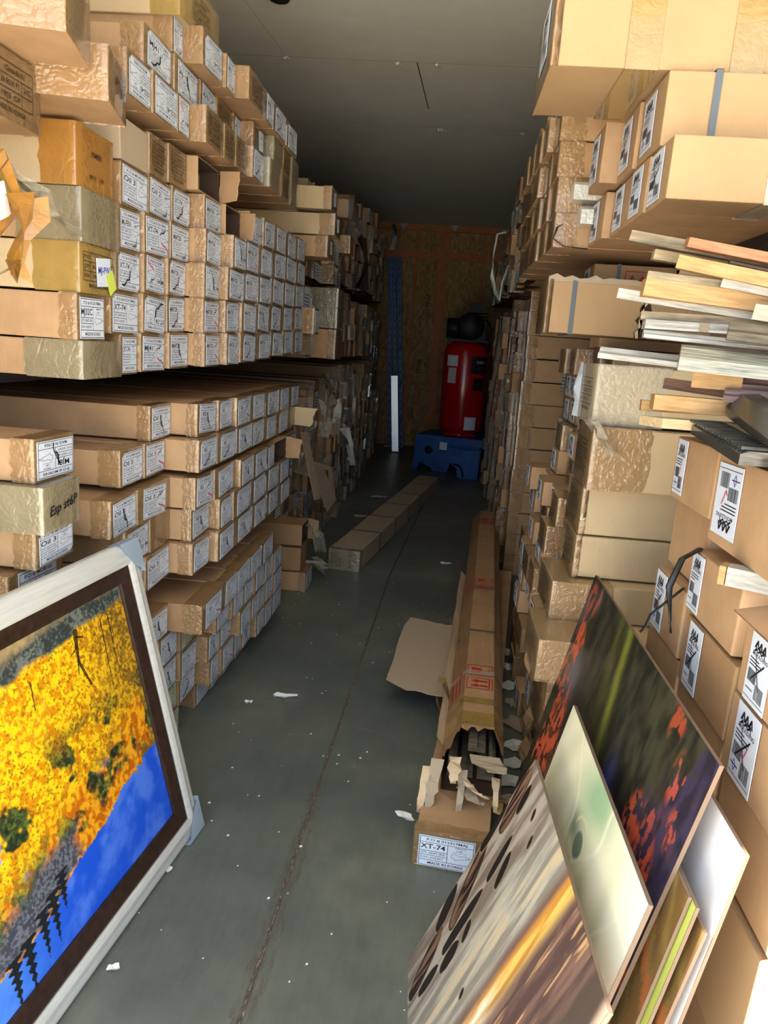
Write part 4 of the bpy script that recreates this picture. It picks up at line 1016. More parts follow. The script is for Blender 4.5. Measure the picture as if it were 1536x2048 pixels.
flap([[(-1.06, 6.0, .62), (-1.06, 6.14, .62)], [(-.90, 6.0, .58), (-.89, 6.14, .58)], [(-.87, 6.0, .40), (-.86, 6.14, .40)]], .004, 'torn', 'small torn card tab behind the large bent sheet')
for i, (pts, w, mat, lab) in enumerate((
        ([(-.84, 5.2, 1.18), (-.80, 5.25, 1.06), (-.83, 5.3, .95)], .16, 'clear', 'shiny crumpled wrap bulging high in the dim floor pile'),
        ([(-.90, 5.6, 1.36), (-.86, 5.6, 1.25), (-.84, 5.62, 1.14)], .14, 'grey_film', 'grey crumpled wrap hanging off the topmost dim carton'),
        ([(-.82, 4.72, .42), (-.76, 4.76, .33), (-.74, 4.80, .22)], .12, 'clear', 'clear film spilling from the torn-open low carton'),
        ([(-.78, 4.88, .14), (-.74, 4.95, .07), (-.72, 5.0, .02)], .13, 'clear', 'clear film heaped on the floor at the pile end'),
        ([(-.88, 6.7, .86), (-.84, 6.75, .70), (-.82, 6.8, .52)], .16, 'plastic', 'pale plastic sheet draped far down the dim floor pile'),
        ([(-.90, 7.6, 2.6), (-.88, 7.65, 2.35), (-.90, 7.7, 2.12)], .22, 'hole', 'dark torn paper hanging in the dim upper tier'),
        ([(-.98, 11.3, 3.28), (-.92, 11.35, 3.12), (-.96, 11.4, 2.96)], .16, 'plastic', 'white plastic bag hanging by the blue rack uprights'))):
    tag(crumple('plastic_scrap', pts, w, mat, 20 + i), lab, 'plastic wrap', 'scraps of wrap in the dim pile')
b = MB(); pts = [(.40, 6.9, 2.62), (.33, 6.9, 2.60), (.31, 6.9, 2.45), (.32, 6.9, 2.25), (.36, 6.92, 2.12), (.40, 6.93, 2.05), (.42, 6.92, 2.20), (.46, 6.9, 2.35)]
b.tube(pts, .035, 8, 0, .35); tag(b.build('plastic_film', M['plastic'], smooth=True), 'white plastic film drooping in a loop from the far shelf', 'plastic wrap')
b = MB(); b.tube([(.40, 3.02, 2.10), (.36, 2.99, 2.07), (.35, 2.985, 2.03), (.39, 2.985, 2.005), (.48, 2.985, 2.0)], .006, 6, 0, .3)
tag(b.build('strap_loop', M['black_strap'], smooth=True), 'black strap end curling on the lowest film-wrapped shelf carton', 'strap')
# two foam-wrapped moulding bundles poking out
for z, x, lab in ((2.155, .395, 'upper of two foam-wrapped bundles poking out on the shelf'), (2.075, .43, 'lower of two foam-wrapped bundles poking out on the shelf')):
    b = MB(); b.prism([(-.05, 0), (.05, 0), (.05, .05), (.02, .065), (-.05, .06)], (x, 2.955, z), (x + .5, 2.955, z))
    tag(b.build('foam_bundle', M['plastic']), lab, 'bundle', 'foam-wrapped bundles on the shelf')

# ------------------------------------------------------------------ loose mouldings and lumber
STK = {
 'k1': ((.415, 1.950, 1.896), (.831, 1.739, 1.808), .020, .05, 'greywood', 'weathered grey board, topmost stick of the lumber heap'),
 'k2': ((.508, 1.820, 1.870), (1.172, 1.569, 1.738), .017, .04, 'redwood', 'reddish wood strip just below the weathered topmost board'),
 'k3': ((.465, 1.930, 1.855), (.778, 1.884, 1.815), .019, .03, 'palepine', 'short pale strip tucked behind the thick pine batten'),
 'k4': ((.491, 1.800, 1.825), (1.146, 1.488, 1.684), .023, .05, 'pine', 'thick pine batten below the reddish wood strip'),
 'k4b': ((.508, 1.840, 1.808), (.831, 1.706, 1.739), .010, .04, 'palepine', 'thin pale lath directly under the thick pine batten'),
 'k5': ((.621, 1.860, 1.845), (1.225, 1.710, 1.726), .014, .03, 'pinkwood', 'pinkish strip between the reddish strip and thick pine batten'),
 'k6': ((.582, 1.780, 1.784), (1.191, 1.583, 1.676), .016, .05, 'whitewood', 'greyish white strip between two pine battens'),
 'k7': ((.428, 1.830, 1.769), (1.229, 1.678, 1.694), .031, .06, 'pine', 'deep batten with weathered grey upper face over pine edge'),
 'k8': ((.384, 1.880, 1.757), (.888, 1.729, 1.696), .019, .03, 'whitewood', 'pale strip reaching out furthest below the grey-topped batten'),
 'k9': ((.637, 1.700, 1.722), (1.106, 1.359, 1.650), .026, .04, 'pinkwood', 'pinkish block end near the black-brown moulding profile'),
 'k10': ((.443, 1.880, 1.710), (.907, 1.755, 1.703), .015, .05, 'greywood', 'grey-streaked white lath above the stacked white strips'),
 'k11': ((.449, 1.860, 1.690), (.880, 1.768, 1.685), .017, .06, 'whitewood', 'layered white moulding with two grey marks, middle of heap'),
 'k12': ((.446, 1.840, 1.668), (1.211, 1.643, 1.629), .015, .05, 'whitewood', 'white ribbed moulding below the layered white one'),
 'k13': ((.587, 1.700, 1.680), (1.165, 1.458, 1.638), .031, .05, 'darkwood', 'dark grey-brown moulding above the big silver moulding'),
 'k14': ((.374, 1.950, 1.620), (.809, 1.760, 1.595), .023, .06, 'whitewood', 'cream rounded moulding resting over the white film-shrouded carton'),
 'k15': ((.512, 1.760, 1.619), (1.200, 1.517, 1.589), .046, .06, 'silver', 'big rounded silver-leaf moulding in the middle of the heap'),
 'k16': ((.516, 1.860, 1.558), (.859, 1.688, 1.532), .020, .04, 'brownwood', 'dark brown splintered strip under the yellow pine block'),
 'k17': ((.565, 1.800, 1.572), (1.227, 1.569, 1.570), .027, .05, 'purplewood', 'purple-brown moulding with yellow pine end'),
 'k18': ((.615, 1.740, 1.545), (1.182, 1.449, 1.540), .024, .05, 'purplewood', 'darker purple-brown moulding right below the pine-ended one'),
 'k19': ((.483, 1.820, 1.515), (1.234, 1.560, 1.516), .028, .05, 'pine', 'broad yellow pine board near the bottom of heap'),
 'k20': ((.478, 1.900, 1.500), (.812, 1.826, 1.508), .021, .03, 'pine', 'short orange pine stub behind the broad yellow board'),
 'k21': ((.478, 1.790, 1.470), (.886, 1.658, 1.478), .018, .06, 'palepine', 'pale pine strip with angled cut end, lowest in heap'),
 'k24': ((.570, 1.440, 1.2155), (.660, 1.385, 1.2155), .030, .04, 'whitewood', 'white wood offcut lying on the round-penned label carton')}
for k, (a, e, th, w, mat, lab) in STK.items():
    th *= 1.22; h = th / 2; W = w / 2
    if k == 'k15': prof = [(-W, -h), (W, -h), (W, 0), (W * .6, h * .8), (0, h), (-W * .6, h * .75), (-W, 0)]
    elif k in ('k13', 'k17', 'k18', 'k14', 'k12'): prof = [(-W, -h), (W, -h), (W, -h * .1), (W * .5, h * .2), (W * .2, h), (-W * .6, h), (-W, h * .3)]
    elif k == 'k11': prof = [(-W, -h), (W, -h), (W, -h * .5), (W * .9, -h * .3), (W, -h * .1), (W * .9, h * .2), (W, h * .5), (W * .85, h), (-W, h)]
    else: prof = [(-W, -h), (W, -h), (W, h), (-W, h)]
    b = MB(); b.prism(prof, a, e, cut0={'k21': .9, 'k19': .25, 'k2': .3}.get(k, .1))
    # lay the mesh along its own X so the grain follows the stick
    A = Vector(a); d = (Vector(e) - A).normalized(); s_ = d.cross(Vector((0, 0, 1))).normalized(); u2 = s_.cross(d); mt = Matrix((d, s_, u2))
    b.v = [tuple(mt @ (Vector(v) - A)) for v in b.v]
    name = 'wood_batten' if mat in ('pine', 'palepine', 'redwood', 'greywood', 'pinkwood') else 'moulding_length'
    o = b.build(name, M[mat]); o.matrix_world = Matrix.Translation(A) @ mt.transposed().to_4x4(); tag(o, lab, 'moulding' if name[0] == 'm' else 'wood', 'loose mouldings and battens in the heap')
    if k == 'k7': q = MB(); q.box(.003, .8, -W, W, h, h + .016); q.build('weathered_face', M['greywood'], o)
    if k == 'k17': q = MB(); q.box(-.004, .10, -W - .002, W + .002, -h - .001, h + .001); q.build('pine_end', M['pine'], o)
    if k == 'k11':
        for x in (.12, .30): q = MB(); q.box(x, x + .02, W * .9, W + .0015, -h, h); q.build('grey_mark', M['greywood'], o)
    if k == 'k24': q = MB(); q.box(-.012, 0, -W, W, -h, h); q.build('pine_end', M['pine'], o)
for a, e, prof, mat, lab in (
        ((.585, 1.72, 1.455), (.575, 1.40, 1.432), [(-.035, 0), (.035, 0), (.035, .02), (.02, .026), (-.02, .026), (-.035, .03)], 'darkgloss', 'ribbed dark moulding lying towards the doorway over the upside-down label'),
        ((.66, 1.72, 1.50), (.625, 1.34, 1.455), [(-.04, 0), (.04, 0), (.045, .02), (.02, .05), (-.015, .055), (-.04, .03)], 'darkgloss', 'curved bronze-black moulding lying beside the ribbed dark one'),
        ((.735, 1.70, 1.47), (.70, 1.28, 1.44), [(-.04, 0), (.04, 0), (.045, .03), (.02, .06), (-.015, .065), (-.04, .03)], 'darkgloss', 'outermost curved glossy black moulding on the upside-down label carton'),
        ((.60, 1.385, 1.428), (.86, 1.33, 1.428), [(-.03, 0), (.03, 0), (.03, .012), (-.01, .022), (-.03, .02)], 'silver', 'silver-edged moulding crosswise at the front of the dark mouldings')):
    b = MB(); b.prism(prof, a, e)
    if lab.startswith('ribbed'):
        for k in range(18):
            q = k / 18; y = a[1] + (e[1] - a[1]) * q; z = a[2] + (e[2] - a[2]) * q + .026; b.box(.545, .612, y - .005, y + .003, z, z + .006)
    tag(b.build('moulding_length', M[mat]), lab, 'moulding', 'dark mouldings lying towards the doorway')
b = MB(); b.tube([(.60, 1.75, 1.09), (.53, 1.74, 1.02), (.52, 1.735, .99), (.51, 1.735, .975)], .006, 6, 0, .3); tag(b.build('strap_end', M['black_strap'], smooth=True), 'thin black strap end running down to the pond print', 'strap')
b = MB(); b.tube([(.605, 1.70, 1.20), (.545, 1.63, 1.19), (.52, 1.61, 1.13), (.53, 1.60, 1.06), (.535, 1.60, 1.03)], .0075, 6, 0, .3); tag(b.build('strap_end', M['black_strap'], smooth=True), 'curved black strap end hanging over the crossed label', 'strap')
# ------------------------------------------------------------------ pictures: colours worked out point by point over a fine grid
_rg = np.random.default_rng(12); _tab = _rg.random((256, 256))
def vnoise(x, y):
    xi = np.floor(x).astype(int); yi = np.floor(y).astype(int); fx = x - xi; fy = y - yi; fx = fx * fx * (3 - 2 * fx); fy = fy * fy * (3 - 2 * fy)
    t = lambda a, c: _tab[a % 256, c % 256]
    return (t(xi, yi) * (1 - fx) + t(xi + 1, yi) * fx) * (1 - fy) + (t(xi, yi + 1) * (1 - fx) + t(xi + 1, yi + 1) * fx) * fy
def fbm(x, y, n=4):
    s = 0; a = .5; tot = 0
    for _ in range(n): s = s + a * vnoise(x, y); tot += a; a *= .55; x = x * 2.03 + 17.3; y = y * 2.03 + 9.1
    return s / tot
def lerp(c, d, k): return c * (1 - k[..., None]) + d * k[..., None]
def rgb(*c): return np.array(srgb(*c)[:3])
def sstep(a, c, x): k = np.clip((x - a) / (c - a), 0, 1); return k * k * (3 - 2 * k)
def full(shape, c): return np.broadcast_to(c, shape + (3,)).copy()
def art_autumn(a, b):
    n1 = fbm(a * 9, b * 9); n2 = fbm(a * 95, b * 80, 3); n3 = fbm(a * 190, b * 160, 2); n4 = fbm(a * 22 + 5, b * 16, 4)
    sky = lerp(full(a.shape, rgb(24, 84, 214)), rgb(78, 124, 232), sstep(.40, .75, fbm(a * 6 + b * 14, b * 3 - a * 16, 4)))
    sky = lerp(sky, rgb(96, 160, 240), sstep(.45, .8, a) * .6)
    leaf = lerp(full(a.shape, rgb(214, 140, 8)), rgb(255, 206, 22), sstep(.35, .62, n2)); leaf = lerp(leaf, rgb(120, 80, 14), sstep(.60, .74, n3) * .8)
    leaf = lerp(leaf, rgb(255, 232, 70), sstep(.62, .8, n3 * .5 + n1 * .5) * .6)
    dull = lerp(full(a.shape, rgb(120, 96, 30)), rgb(206, 150, 26), sstep(.35, .65, n2)); dull = lerp(dull, rgb(52, 46, 26), sstep(.55, .7, n3) * .8)
    leaf = lerp(leaf, dull, sstep(.36, .14, a + .06 * n1) * sstep(.42, .60, b) * .9)
    orange = lerp(full(a.shape, rgb(196, 98, 8)), rgb(244, 170, 24), sstep(.35, .65, n2)); orange = lerp(orange, rgb(70, 74, 34), sstep(.55, .72, n4) * .8)
    green = lerp(full(a.shape, rgb(42, 58, 38)), rgb(108, 124, 52), sstep(.35, .7, n2)); green = lerp(green, rgb(22, 28, 26), sstep(.5, .68, n3) * .7)
    lim = .37 - .30 * np.clip(a - .1, 0, 1) + .05 * (n1 - .5) + .03 * (n2 - .5)
    col = sky
    hill = b > lim; mid = sstep(.0, .22, b - lim)
    c2 = lerp(orange, green, sstep(.46, .54, n4) * sstep(.02, .08, b - lim)); c2 = lerp(c2, leaf, sstep(.10, .20, b - lim + .10 * (n4 - .5)))
    rock = lerp(full(a.shape, rgb(66, 68, 76)), rgb(112, 114, 124), sstep(.35, .7, n3)); c2 = lerp(c2, rock, sstep(.40, .46, a + .1 * (n1 - .5)) * sstep(.0, .02, b - lim) * sstep(.13, .07, b - lim + .06 * (n4 - .5)))
    c2 = lerp(c2, sky * 1.1, ((sstep(.62, .70, n1) * sstep(.10, .16, b - lim) * sstep(.62, .5, b) * (a > .25)) * .8))
    dk = sstep(.60, .66, fbm(a * 12 + 3, b * 10, 4)) * sstep(.06, .12, b - lim) * sstep(.66, .52, b); c2 = lerp(c2, green * .7, dk)
    col = np.where(hill[..., None], c2, col)
    # little dark firs standing out against the sky
    for ca, cb, hh in ((.50, .235, .10), (.535, .21, .13), (.57, .195, .12), (.62, .17, .14), (.66, .16, .12)):
        tt = (cb + .06 - b) / hh; fir = (tt > 0) & (tt < 1) & (np.abs(a - ca - tt * .01) < (.016 * (1 - tt) * (1 + .5 * np.sin(tt * 40))))
        col = np.where(fir[..., None], rgb(26, 30, 34), col)
    # ground: dark scrub then tawny grass
    g0 = .835 - .11 * np.clip(a - .1, 0, 1) + .04 * (n4 - .5)
    scrub = lerp(full(a.shape, rgb(50, 58, 56)), rgb(112, 116, 108), sstep(.38, .66, n3 * .5 + n4 * .5)); tawny = lerp(full(a.shape, rgb(150, 130, 92)), rgb(196, 164, 108), sstep(.35, .7, fbm(a * 40, b * 12)))
    gr = lerp(scrub, tawny, sstep(.05, .09, b - g0 + .06 * (n1 - .5))); col = lerp(col, gr, sstep(.0, .018, b - g0))
    # a leaning dark trunk
    for (a0, b0), (a1, b1), w in (((.285, .825), (.296, .745), .0065), ((.296, .745), (.272, .665), .0042), ((.290, .785), (.312, .772), .003), ((.285, .81), (.262, .80), .003), ((.296, .75), (.305, .71), .0025), ((.16, .82), (.165, .62), .0018), ((.19, .82), (.20, .60), .0018), ((.45, .77), (.455, .70), .002)):
        t = np.clip(((a - a0) * (a1 - a0) + (b - b0) * (b1 - b0)) / ((a1 - a0) ** 2 + (b1 - b0) ** 2), 0, 1); dd = np.hypot(a - a0 - t * (a1 - a0), b - b0 - t * (b1 - b0))
        col = lerp(col, rgb(24, 20, 18), (dd < w * (1.2 - .6 * t)) * .92)
    return col
def art_pond(a, b):
    n1 = fbm(a * 7, b * 7); n2 = fbm(a * 50, b * 16, 3); n3 = fbm(a * 20, b * 30, 4)
    dark = lerp(full(a.shape, rgb(34, 32, 24)), rgb(66, 64, 46), sstep(.35, .7, n2 * .6 + n1 * .4))
    vio = lerp(full(a.shape, rgb(44, 38, 52)), rgb(62, 53, 78), sstep(.35, .65, n2)); vio = lerp(vio, rgb(88, 56, 62), sstep(.52, .7, n3) * .5)
    edge = (b - .80) * .9 + (.80 - a) + .06 * (n3 - .5) * 2 + .02 * np.sin(a * 160) * (b < .9)
    col = lerp(dark, vio, sstep(.03, -.03, edge + .10 * (1 - b)))
    blue = np.exp(-((a - .62) / .03) ** 2 - ((b - .66) / .07) ** 2) + np.exp(-((a - .72) / .05) ** 2 - ((b - .58) / .05) ** 2); col = lerp(col, rgb(84, 92, 190), np.clip(blue * .8, 0, 1))
    gx = a - (.50 - (b - .72) * (-.22)); st = np.exp(-((a - (.44 + (.96 - b) * .25)) / .022) ** 2) * sstep(.66, .72, b); st2 = np.exp(-((a - (.36 + (.96 - b) * .25)) / .03) ** 2) * .35 * sstep(.62, .75, b)
    col = lerp(col, rgb(138, 140, 50), np.clip((st * .75 + st2 * .5) * (.55 + .6 * n3), 0, 1))
    gray = np.exp(-((a - .14) / .06) ** 2 - ((b - .72) / .06) ** 2) + np.exp(-((a - .12) / .03) ** 2 - ((b - .96) / .03) ** 2) * .6 + np.exp(-((a - .03) / .04) ** 2 - ((b - .9) / .06) ** 2) * .5
    col = lerp(col, rgb(104, 104, 122), np.clip(gray * (.35 + .9 * n3) * .8, 0, 1))
    for ca, cb, s, k in ((.05, .94, .03, .5), (.10, .95, .03, .6), (.06, .82, .035, 1), (.10, .80, .03, 1), (.04, .70, .04, .8), (.12, .62, .05, 1), (.16, .56, .05, 1), (.10, .50, .05, 1), (.15, .47, .05, 1), (.08, .42, .04, 1), (.20, .50, .04, .9), (.80, .72, .04, 1), (.83, .66, .04, 1), (.88, .64, .03, 1), (.92, .69, .03, 1), (.90, .72, .03, .8), (.95, .60, .03, 1), (.97, .56, .03, .9), (.90, .90, .03, .7), (.82, .98, .03, .6), (.95, .83, .025, .6), (.86, .78, .03, .6), (.84, .70, .03, .9)):
        bl = np.exp(-((a - ca) / (s * 1.1)) ** 2 - ((b - cb) / (s * 1.7)) ** 2) * sstep(.52, .60, fbm(a * 75 + ca * 90, b * 34, 3) + .05 * np.exp(-((a - ca) / s) ** 2)); col = lerp(col, rgb(214, 92, 56), sstep(.15, .6, bl) * k * .85)
    return col
def art_leaf(a, b):
    n = fbm(a * 3, b * 3); base = full(a.shape, rgb(246, 240, 208)); g = lambda ca, cb, sa, sb, th=0: np.exp(-(((a - ca) * math.cos(th) + (b - cb) * math.sin(th)) / sa) ** 2 - ((-(a - ca) * math.sin(th) + (b - cb) * math.cos(th)) / sb) ** 2)
    st = .5 + .5 * np.sin((a * 1.0 - b * .55) * 34 + 2 * n); base = lerp(base, rgb(214, 216, 166), st * .42 * sstep(.62, .2, a))
    base = lerp(base, rgb(160, 192, 150), np.clip(g(.46, .93, .14, .10, .5) * .7 + g(.58, .97, .12, .09) * .75 + g(.9, .60, .16, .10) * .5, 0, 1))
    base = lerp(base, rgb(180, 190, 130), np.clip(g(.62, .74, .05, .05) * .6 + g(.8, .72, .04, .2) * .5, 0, 1))
    base = lerp(base, rgb(122, 134, 104), np.clip(g(.42, .80, .055, .045), 0, 1) * .9); base = lerp(base, rgb(72, 104, 84), sstep(.45, .6, g(.50, .79, .05, .05)) * .85)
    rim = np.abs(np.hypot((a - .49) / 1.0, (b - .795) / .9) - .075); base = lerp(base, rgb(232, 232, 168), sstep(.012, .0, rim) * (a > .42) * .9)
    for ca, cb, th in ((.3, .9, .6), (.62, .9, -.5), (.85, .85, -.2)):
        e = np.abs((a - ca) * math.cos(th) + (b - cb) * math.sin(th) + .03 * np.sin(b * 20)); base = lerp(base, rgb(252, 250, 224), sstep(.015, .0, e) * .6)
    return lerp(base, rgb(250, 248, 236), sstep(.7, 1.05, a) * .55)
def art_beach(a, b):
    s = fbm(a * 34, b * 3.2, 5); s2 = fbm(a * 70 + 4, b * 6, 3); q = a + .02 * (fbm(a * 4, b * 5) - .5) - .05 * (b - .6)
    sand = lerp(full(a.shape, rgb(128, 112, 98)), rgb(184, 174, 158), sstep(.36, .66, s)); sand = lerp(sand, rgb(120, 92, 80), sstep(.58, .72, s2) * .5 * sstep(.35, .05, q))
    foam = lerp(full(a.shape, rgb(150, 142, 126)), rgb(192, 188, 174), sstep(.36, .6, s)); col = lerp(sand, foam, sstep(.22, .38, q))
    col = lerp(col, rgb(236, 200, 128), sstep(.30, .42, q) * sstep(.52, .46, q) * sstep(.52, .64, s) * .5); col = lerp(col, rgb(124, 96, 84), sstep(.50, .55, q + .03 * (s - .5)))
    sun = sstep(.545, .575, q) * sstep(.66, .60, q); col = lerp(col, lerp(full(a.shape, rgb(216, 150, 66)), rgb(248, 206, 104), sstep(.4, .62, s)), sun)
    cloud = lerp(full(a.shape, rgb(92, 70, 64)), rgb(136, 104, 90), sstep(.38, .66, s)); col = lerp(col, cloud, sstep(.62, .68, q)); col = lerp(col, rgb(240, 190, 130), sstep(.62, .74, s2) * sstep(.64, .70, q) * sstep(.86, .76, q) * .7)
    col = lerp(col, rgb(86, 74, 64), sstep(.80, .92, q) * .9)
    glow = np.exp(-((q - .60) / .035) ** 2 - ((b - .45) / .10) ** 2); col = lerp(col, rgb(255, 246, 216), np.clip(glow * 1.2, 0, 1) * sstep(.3, .6, s))
    # dark stones, long drawn along the wash
    for a0, b0, a1, b1, w in ((.023, .976, .070, .741, .044), (.087, .944, .105, .845, .022), (.206, .936, .222, .903, .010), (.287, .889, .299, .852, .010), (.019, .644, .139, .352, .050), (.169, .784, .189, .608, .020), (.222, .759, .259, .649, .022), (.197, .563, .200, .282, .028),
                              (.244, .472, .271, .414, .020), (.253, .380, .256, .262, .030), (.097, .275, .170, .035, .046), (.223, .231, .220, .098, .024), (.443, .393, .454, .365, .010), (.0, .80, .02, .60, .03), (.01, .40, .06, .25, .04)):
        t = np.clip(((a - a0) * (a1 - a0) + (b - b0) * (b1 - b0)) / ((a1 - a0) ** 2 + (b1 - b0) ** 2), 0, 1); dd = np.hypot(a - a0 - t * (a1 - a0), b - b0 - t * (b1 - b0)); rr = w * .85 * np.sqrt(np.clip(t * (1.12 - t * .98) * 3.4, .02, 1)) + .002
        m = sstep(rr + .003, rr - .003, dd); col = lerp(col, rgb(214, 178, 134), sstep(rr + .010, rr + .003, dd) * .25)
        st = lerp(full(a.shape, rgb(32, 25, 22)), rgb(138, 102, 78), sstep(.40, .62, s2) * (w > .04) * sstep(.0, .5, 1 - dd / rr)); col = lerp(col, st, m)
    return col
def art_fallen(a, b):
    n = fbm(a * 30 + b * 20, b * 6 - a * 4, 4); n2 = fbm(a * 8, b * 8); c = lerp(full(a.shape, rgb(70, 62, 40)), rgb(134, 120, 64), sstep(.35, .65, n)); c = lerp(c, rgb(196, 96, 52), sstep(.56, .66, n2) * sstep(.45, .6, n)); return lerp(c, rgb(150, 110, 60), sstep(.8, 1, a) * .5)

def leaning_board(name, FB, NB, FT, th, fn, label, cat, edge='mdf', n=(200, 190), face=None):
    """a thin board leaning back: FB far bottom, NB near bottom, FT far top; a from far to near, b upwards"""
    FB, NB, FT = map(Vector, (FB, NB, FT)); U = NB - FB; V = FT - FB; nrm = U.cross(V).normalized()
    if nrm.x > 0: nrm = -nrm
    b = MB(); c = [FB, NB, NB + V, FT]; bk = [p - nrm * th - FB for p in c]; fr = [p - FB for p in c]
    b.add(fr + bk, [(0, 1, 2, 3), (7, 6, 5, 4), (0, 4, 5, 1), (1, 5, 6, 2), (2, 6, 7, 3), (3, 7, 4, 0)]); o = b.build(name, M[edge], None, FB); tag(o, label, cat)
    if fn or face:
        nx, ny = n if fn else (1, 1); gx, gy = np.meshgrid(np.linspace(0, 1, nx + 1), np.linspace(0, 1, ny + 1)); e = .0008
        P = gx[..., None] * np.array(U) + gy[..., None] * np.array(V) + np.array(nrm) * e; k = np.arange((nx + 1) * (ny + 1)).reshape(ny + 1, nx + 1)
        F = np.stack([k[:-1, :-1], k[:-1, 1:], k[1:, 1:], k[1:, :-1]], -1).reshape(-1, 4)
        me = bpy.data.meshes.new('printed_face'); me.from_pydata(P.reshape(-1, 3).tolist(), [], F.tolist()); me.materials.append(M['print'] if fn else M[face])
        if fn:
            cl = np.ones(((nx + 1) * (ny + 1), 4)); cl[:, :3] = np.clip(fn(gx, gy), 0, 1).reshape(-1, 3); at = me.color_attributes.new('print', 'FLOAT_COLOR', 'POINT'); at.data.foreach_set('color', cl.ravel())
        link('printed_face', me, o)
    return o
leaning_board('art_print', (.285, 2.23, 0), (.285, 1.16, 0), (.50, 2.23, .965), .008, art_pond, 'large dark pond print with orange leaves leaning highest of the boards', 'print', n=(360, 300))
leaning_board('art_print', (.232, 1.81, 0), (.240, 1.10, 0), (.395, 1.81, .735), .008, art_leaf, 'pale cream and green leaf close-up print leaning on the pond print', 'print')
leaning_board('art_print', (.03, 1.71, 0), (.062, .98, 0), (.30, 1.725, .62), .008, art_beach, 'brown sunset beach print with dark stones, frontmost leaning board', 'print', n=(300, 240))
leaning_board('art_print', (.318, 1.72, 0), (.318, 1.10, 0), (.463, 1.72, .758), .006, art_fallen, 'narrow visible fallen-leaf print just behind the cream leaf print', 'print', n=(90, 80))
leaning_board('board', (.330, 1.70, 0), (.330, 1.085, 0), (.472, 1.70, .752), .006, None, 'lime-edged board between two fallen-leaf prints', 'board', face='lime')
leaning_board('art_print', (.342, 1.72, 0), (.342, 1.075, 0), (.487, 1.72, .715), .006, art_fallen, 'second fallen-leaf print leaning against the blank white board', 'print', n=(90, 80))
leaning_board('board', (.385, 1.72, 0), (.385, 1.08, 0), (.53, 1.72, .86), .006, None, 'blank white board leaning behind all the prints', 'board', face='whiteboard')

# ---- framed autumn picture leaning on the left-hand pile
FBp = Vector((-.716, 2.16, 0)); Lf = 1.25; Uv = Vector((-.11, -.99, 0)).normalized(); Vv = Vector((-.234, .026, .957)); Vv = (Vv - Uv * Vv.dot(Uv)); Hf = Vv.length; Vn = Vv.normalized(); Nn = -Vn.cross(Uv).normalized()
if Nn.x < 0: Nn = -Nn
fr = empty('framed_picture', FBp); tag(fr, 'framed yellow autumn tree picture, upside down, leaning on the labelled cartons', 'picture')
def fp(a, b_, d): return Uv * a + Vn * b_ + Nn * d
def frame_ring(name, ins, outs, prof, mat):
    """mitred moulding: profile is [(inset from outer edge, height off the back)]"""
    b = MB(); rings = []
    for i, h in prof:
        rings.append([fp(i, i, h), fp(Lf - i, i, h), fp(Lf - i, Hf - i, h), fp(i, Hf - i, h)])
    n = len(prof); vs = [p for r in rings for p in r]; fs = []
    for j in range(n):
        k = (j + 1) % n
        for q in range(4): fs.append((j * 4 + q, j * 4 + (q + 1) % 4, k * 4 + (q + 1) % 4, k * 4 + q))
    b.add(vs, fs); return b.build(name, M[mat], fr)
frame_ring('outer_frame', 0, 0, [(0, 0), (0, .022), (.004, .028), (.012, .031), (.030, .033), (.036, .037), (.048, .040), (.060, .037), (.066, .034), (.066, 0)], 'frame_silver')
frame_ring('inner_frame', 0, 0, [(.0665, .0), (.0665, .030), (.072, .031), (.108, .022), (.1122, .020), (.1122, 0)], 'frame_brown')
frame_ring('gilt_lip', 0, 0, [(.1125, .0), (.1125, .0205), (.1142, .019), (.1142, 0)], 'frame_brown')
nx, ny = 460, 380; gx, gy = np.meshgrid(np.linspace(.114 / Lf, 1 - .114 / Lf, nx + 1), np.linspace(.114 / Hf, 1 - .114 / Hf, ny + 1))
P = (gx * Lf)[..., None] * np.array(Uv) + (gy * Hf)[..., None] * np.array(Vn) + np.array(Nn) * .012; k = np.arange((nx + 1) * (ny + 1)).reshape(ny + 1, nx + 1)
me = bpy.data.meshes.new('canvas'); me.from_pydata(P.reshape(-1, 3).tolist(), [], np.stack([k[:-1, :-1], k[1:, :-1], k[1:, 1:], k[:-1, 1:]], -1).reshape(-1, 4).tolist()); me.materials.append(M['print'])
cl = np.ones(((nx + 1) * (ny + 1), 4)); cl[:, :3] = np.clip(art_autumn(gx, gy), 0, 1).reshape(-1, 3); at = me.color_attributes.new('print', 'FLOAT_COLOR', 'POINT'); at.data.foreach_set('color', cl.ravel())
link('canvas', me, fr)
for ca, cb, sa, sb in ((0, Hf, 1, -1), (0, 0, 1, 1), (Lf, Hf, -1, -1), (Lf, 0, -1, 1)):
    b = MB(); g = .105; hh = .0425
    p = lambda a, b_, d: fp(ca + sa * a, cb + sb * b_, d)
    e = -.003; b.add([p(e, e, hh), p(g, e, hh), p(e, g, hh), p(e, e, -.002), p(g, e, -.002), p(e, g, -.002), p(g * .55, g * .62, hh)], [(0, 1, 6, 2), (2, 6, 1, 0), (0, 3, 4, 1), (1, 4, 3, 0), (0, 2, 5, 3), (3, 5, 2, 0)])
    b.build('corner_guard', M['guard'], fr)

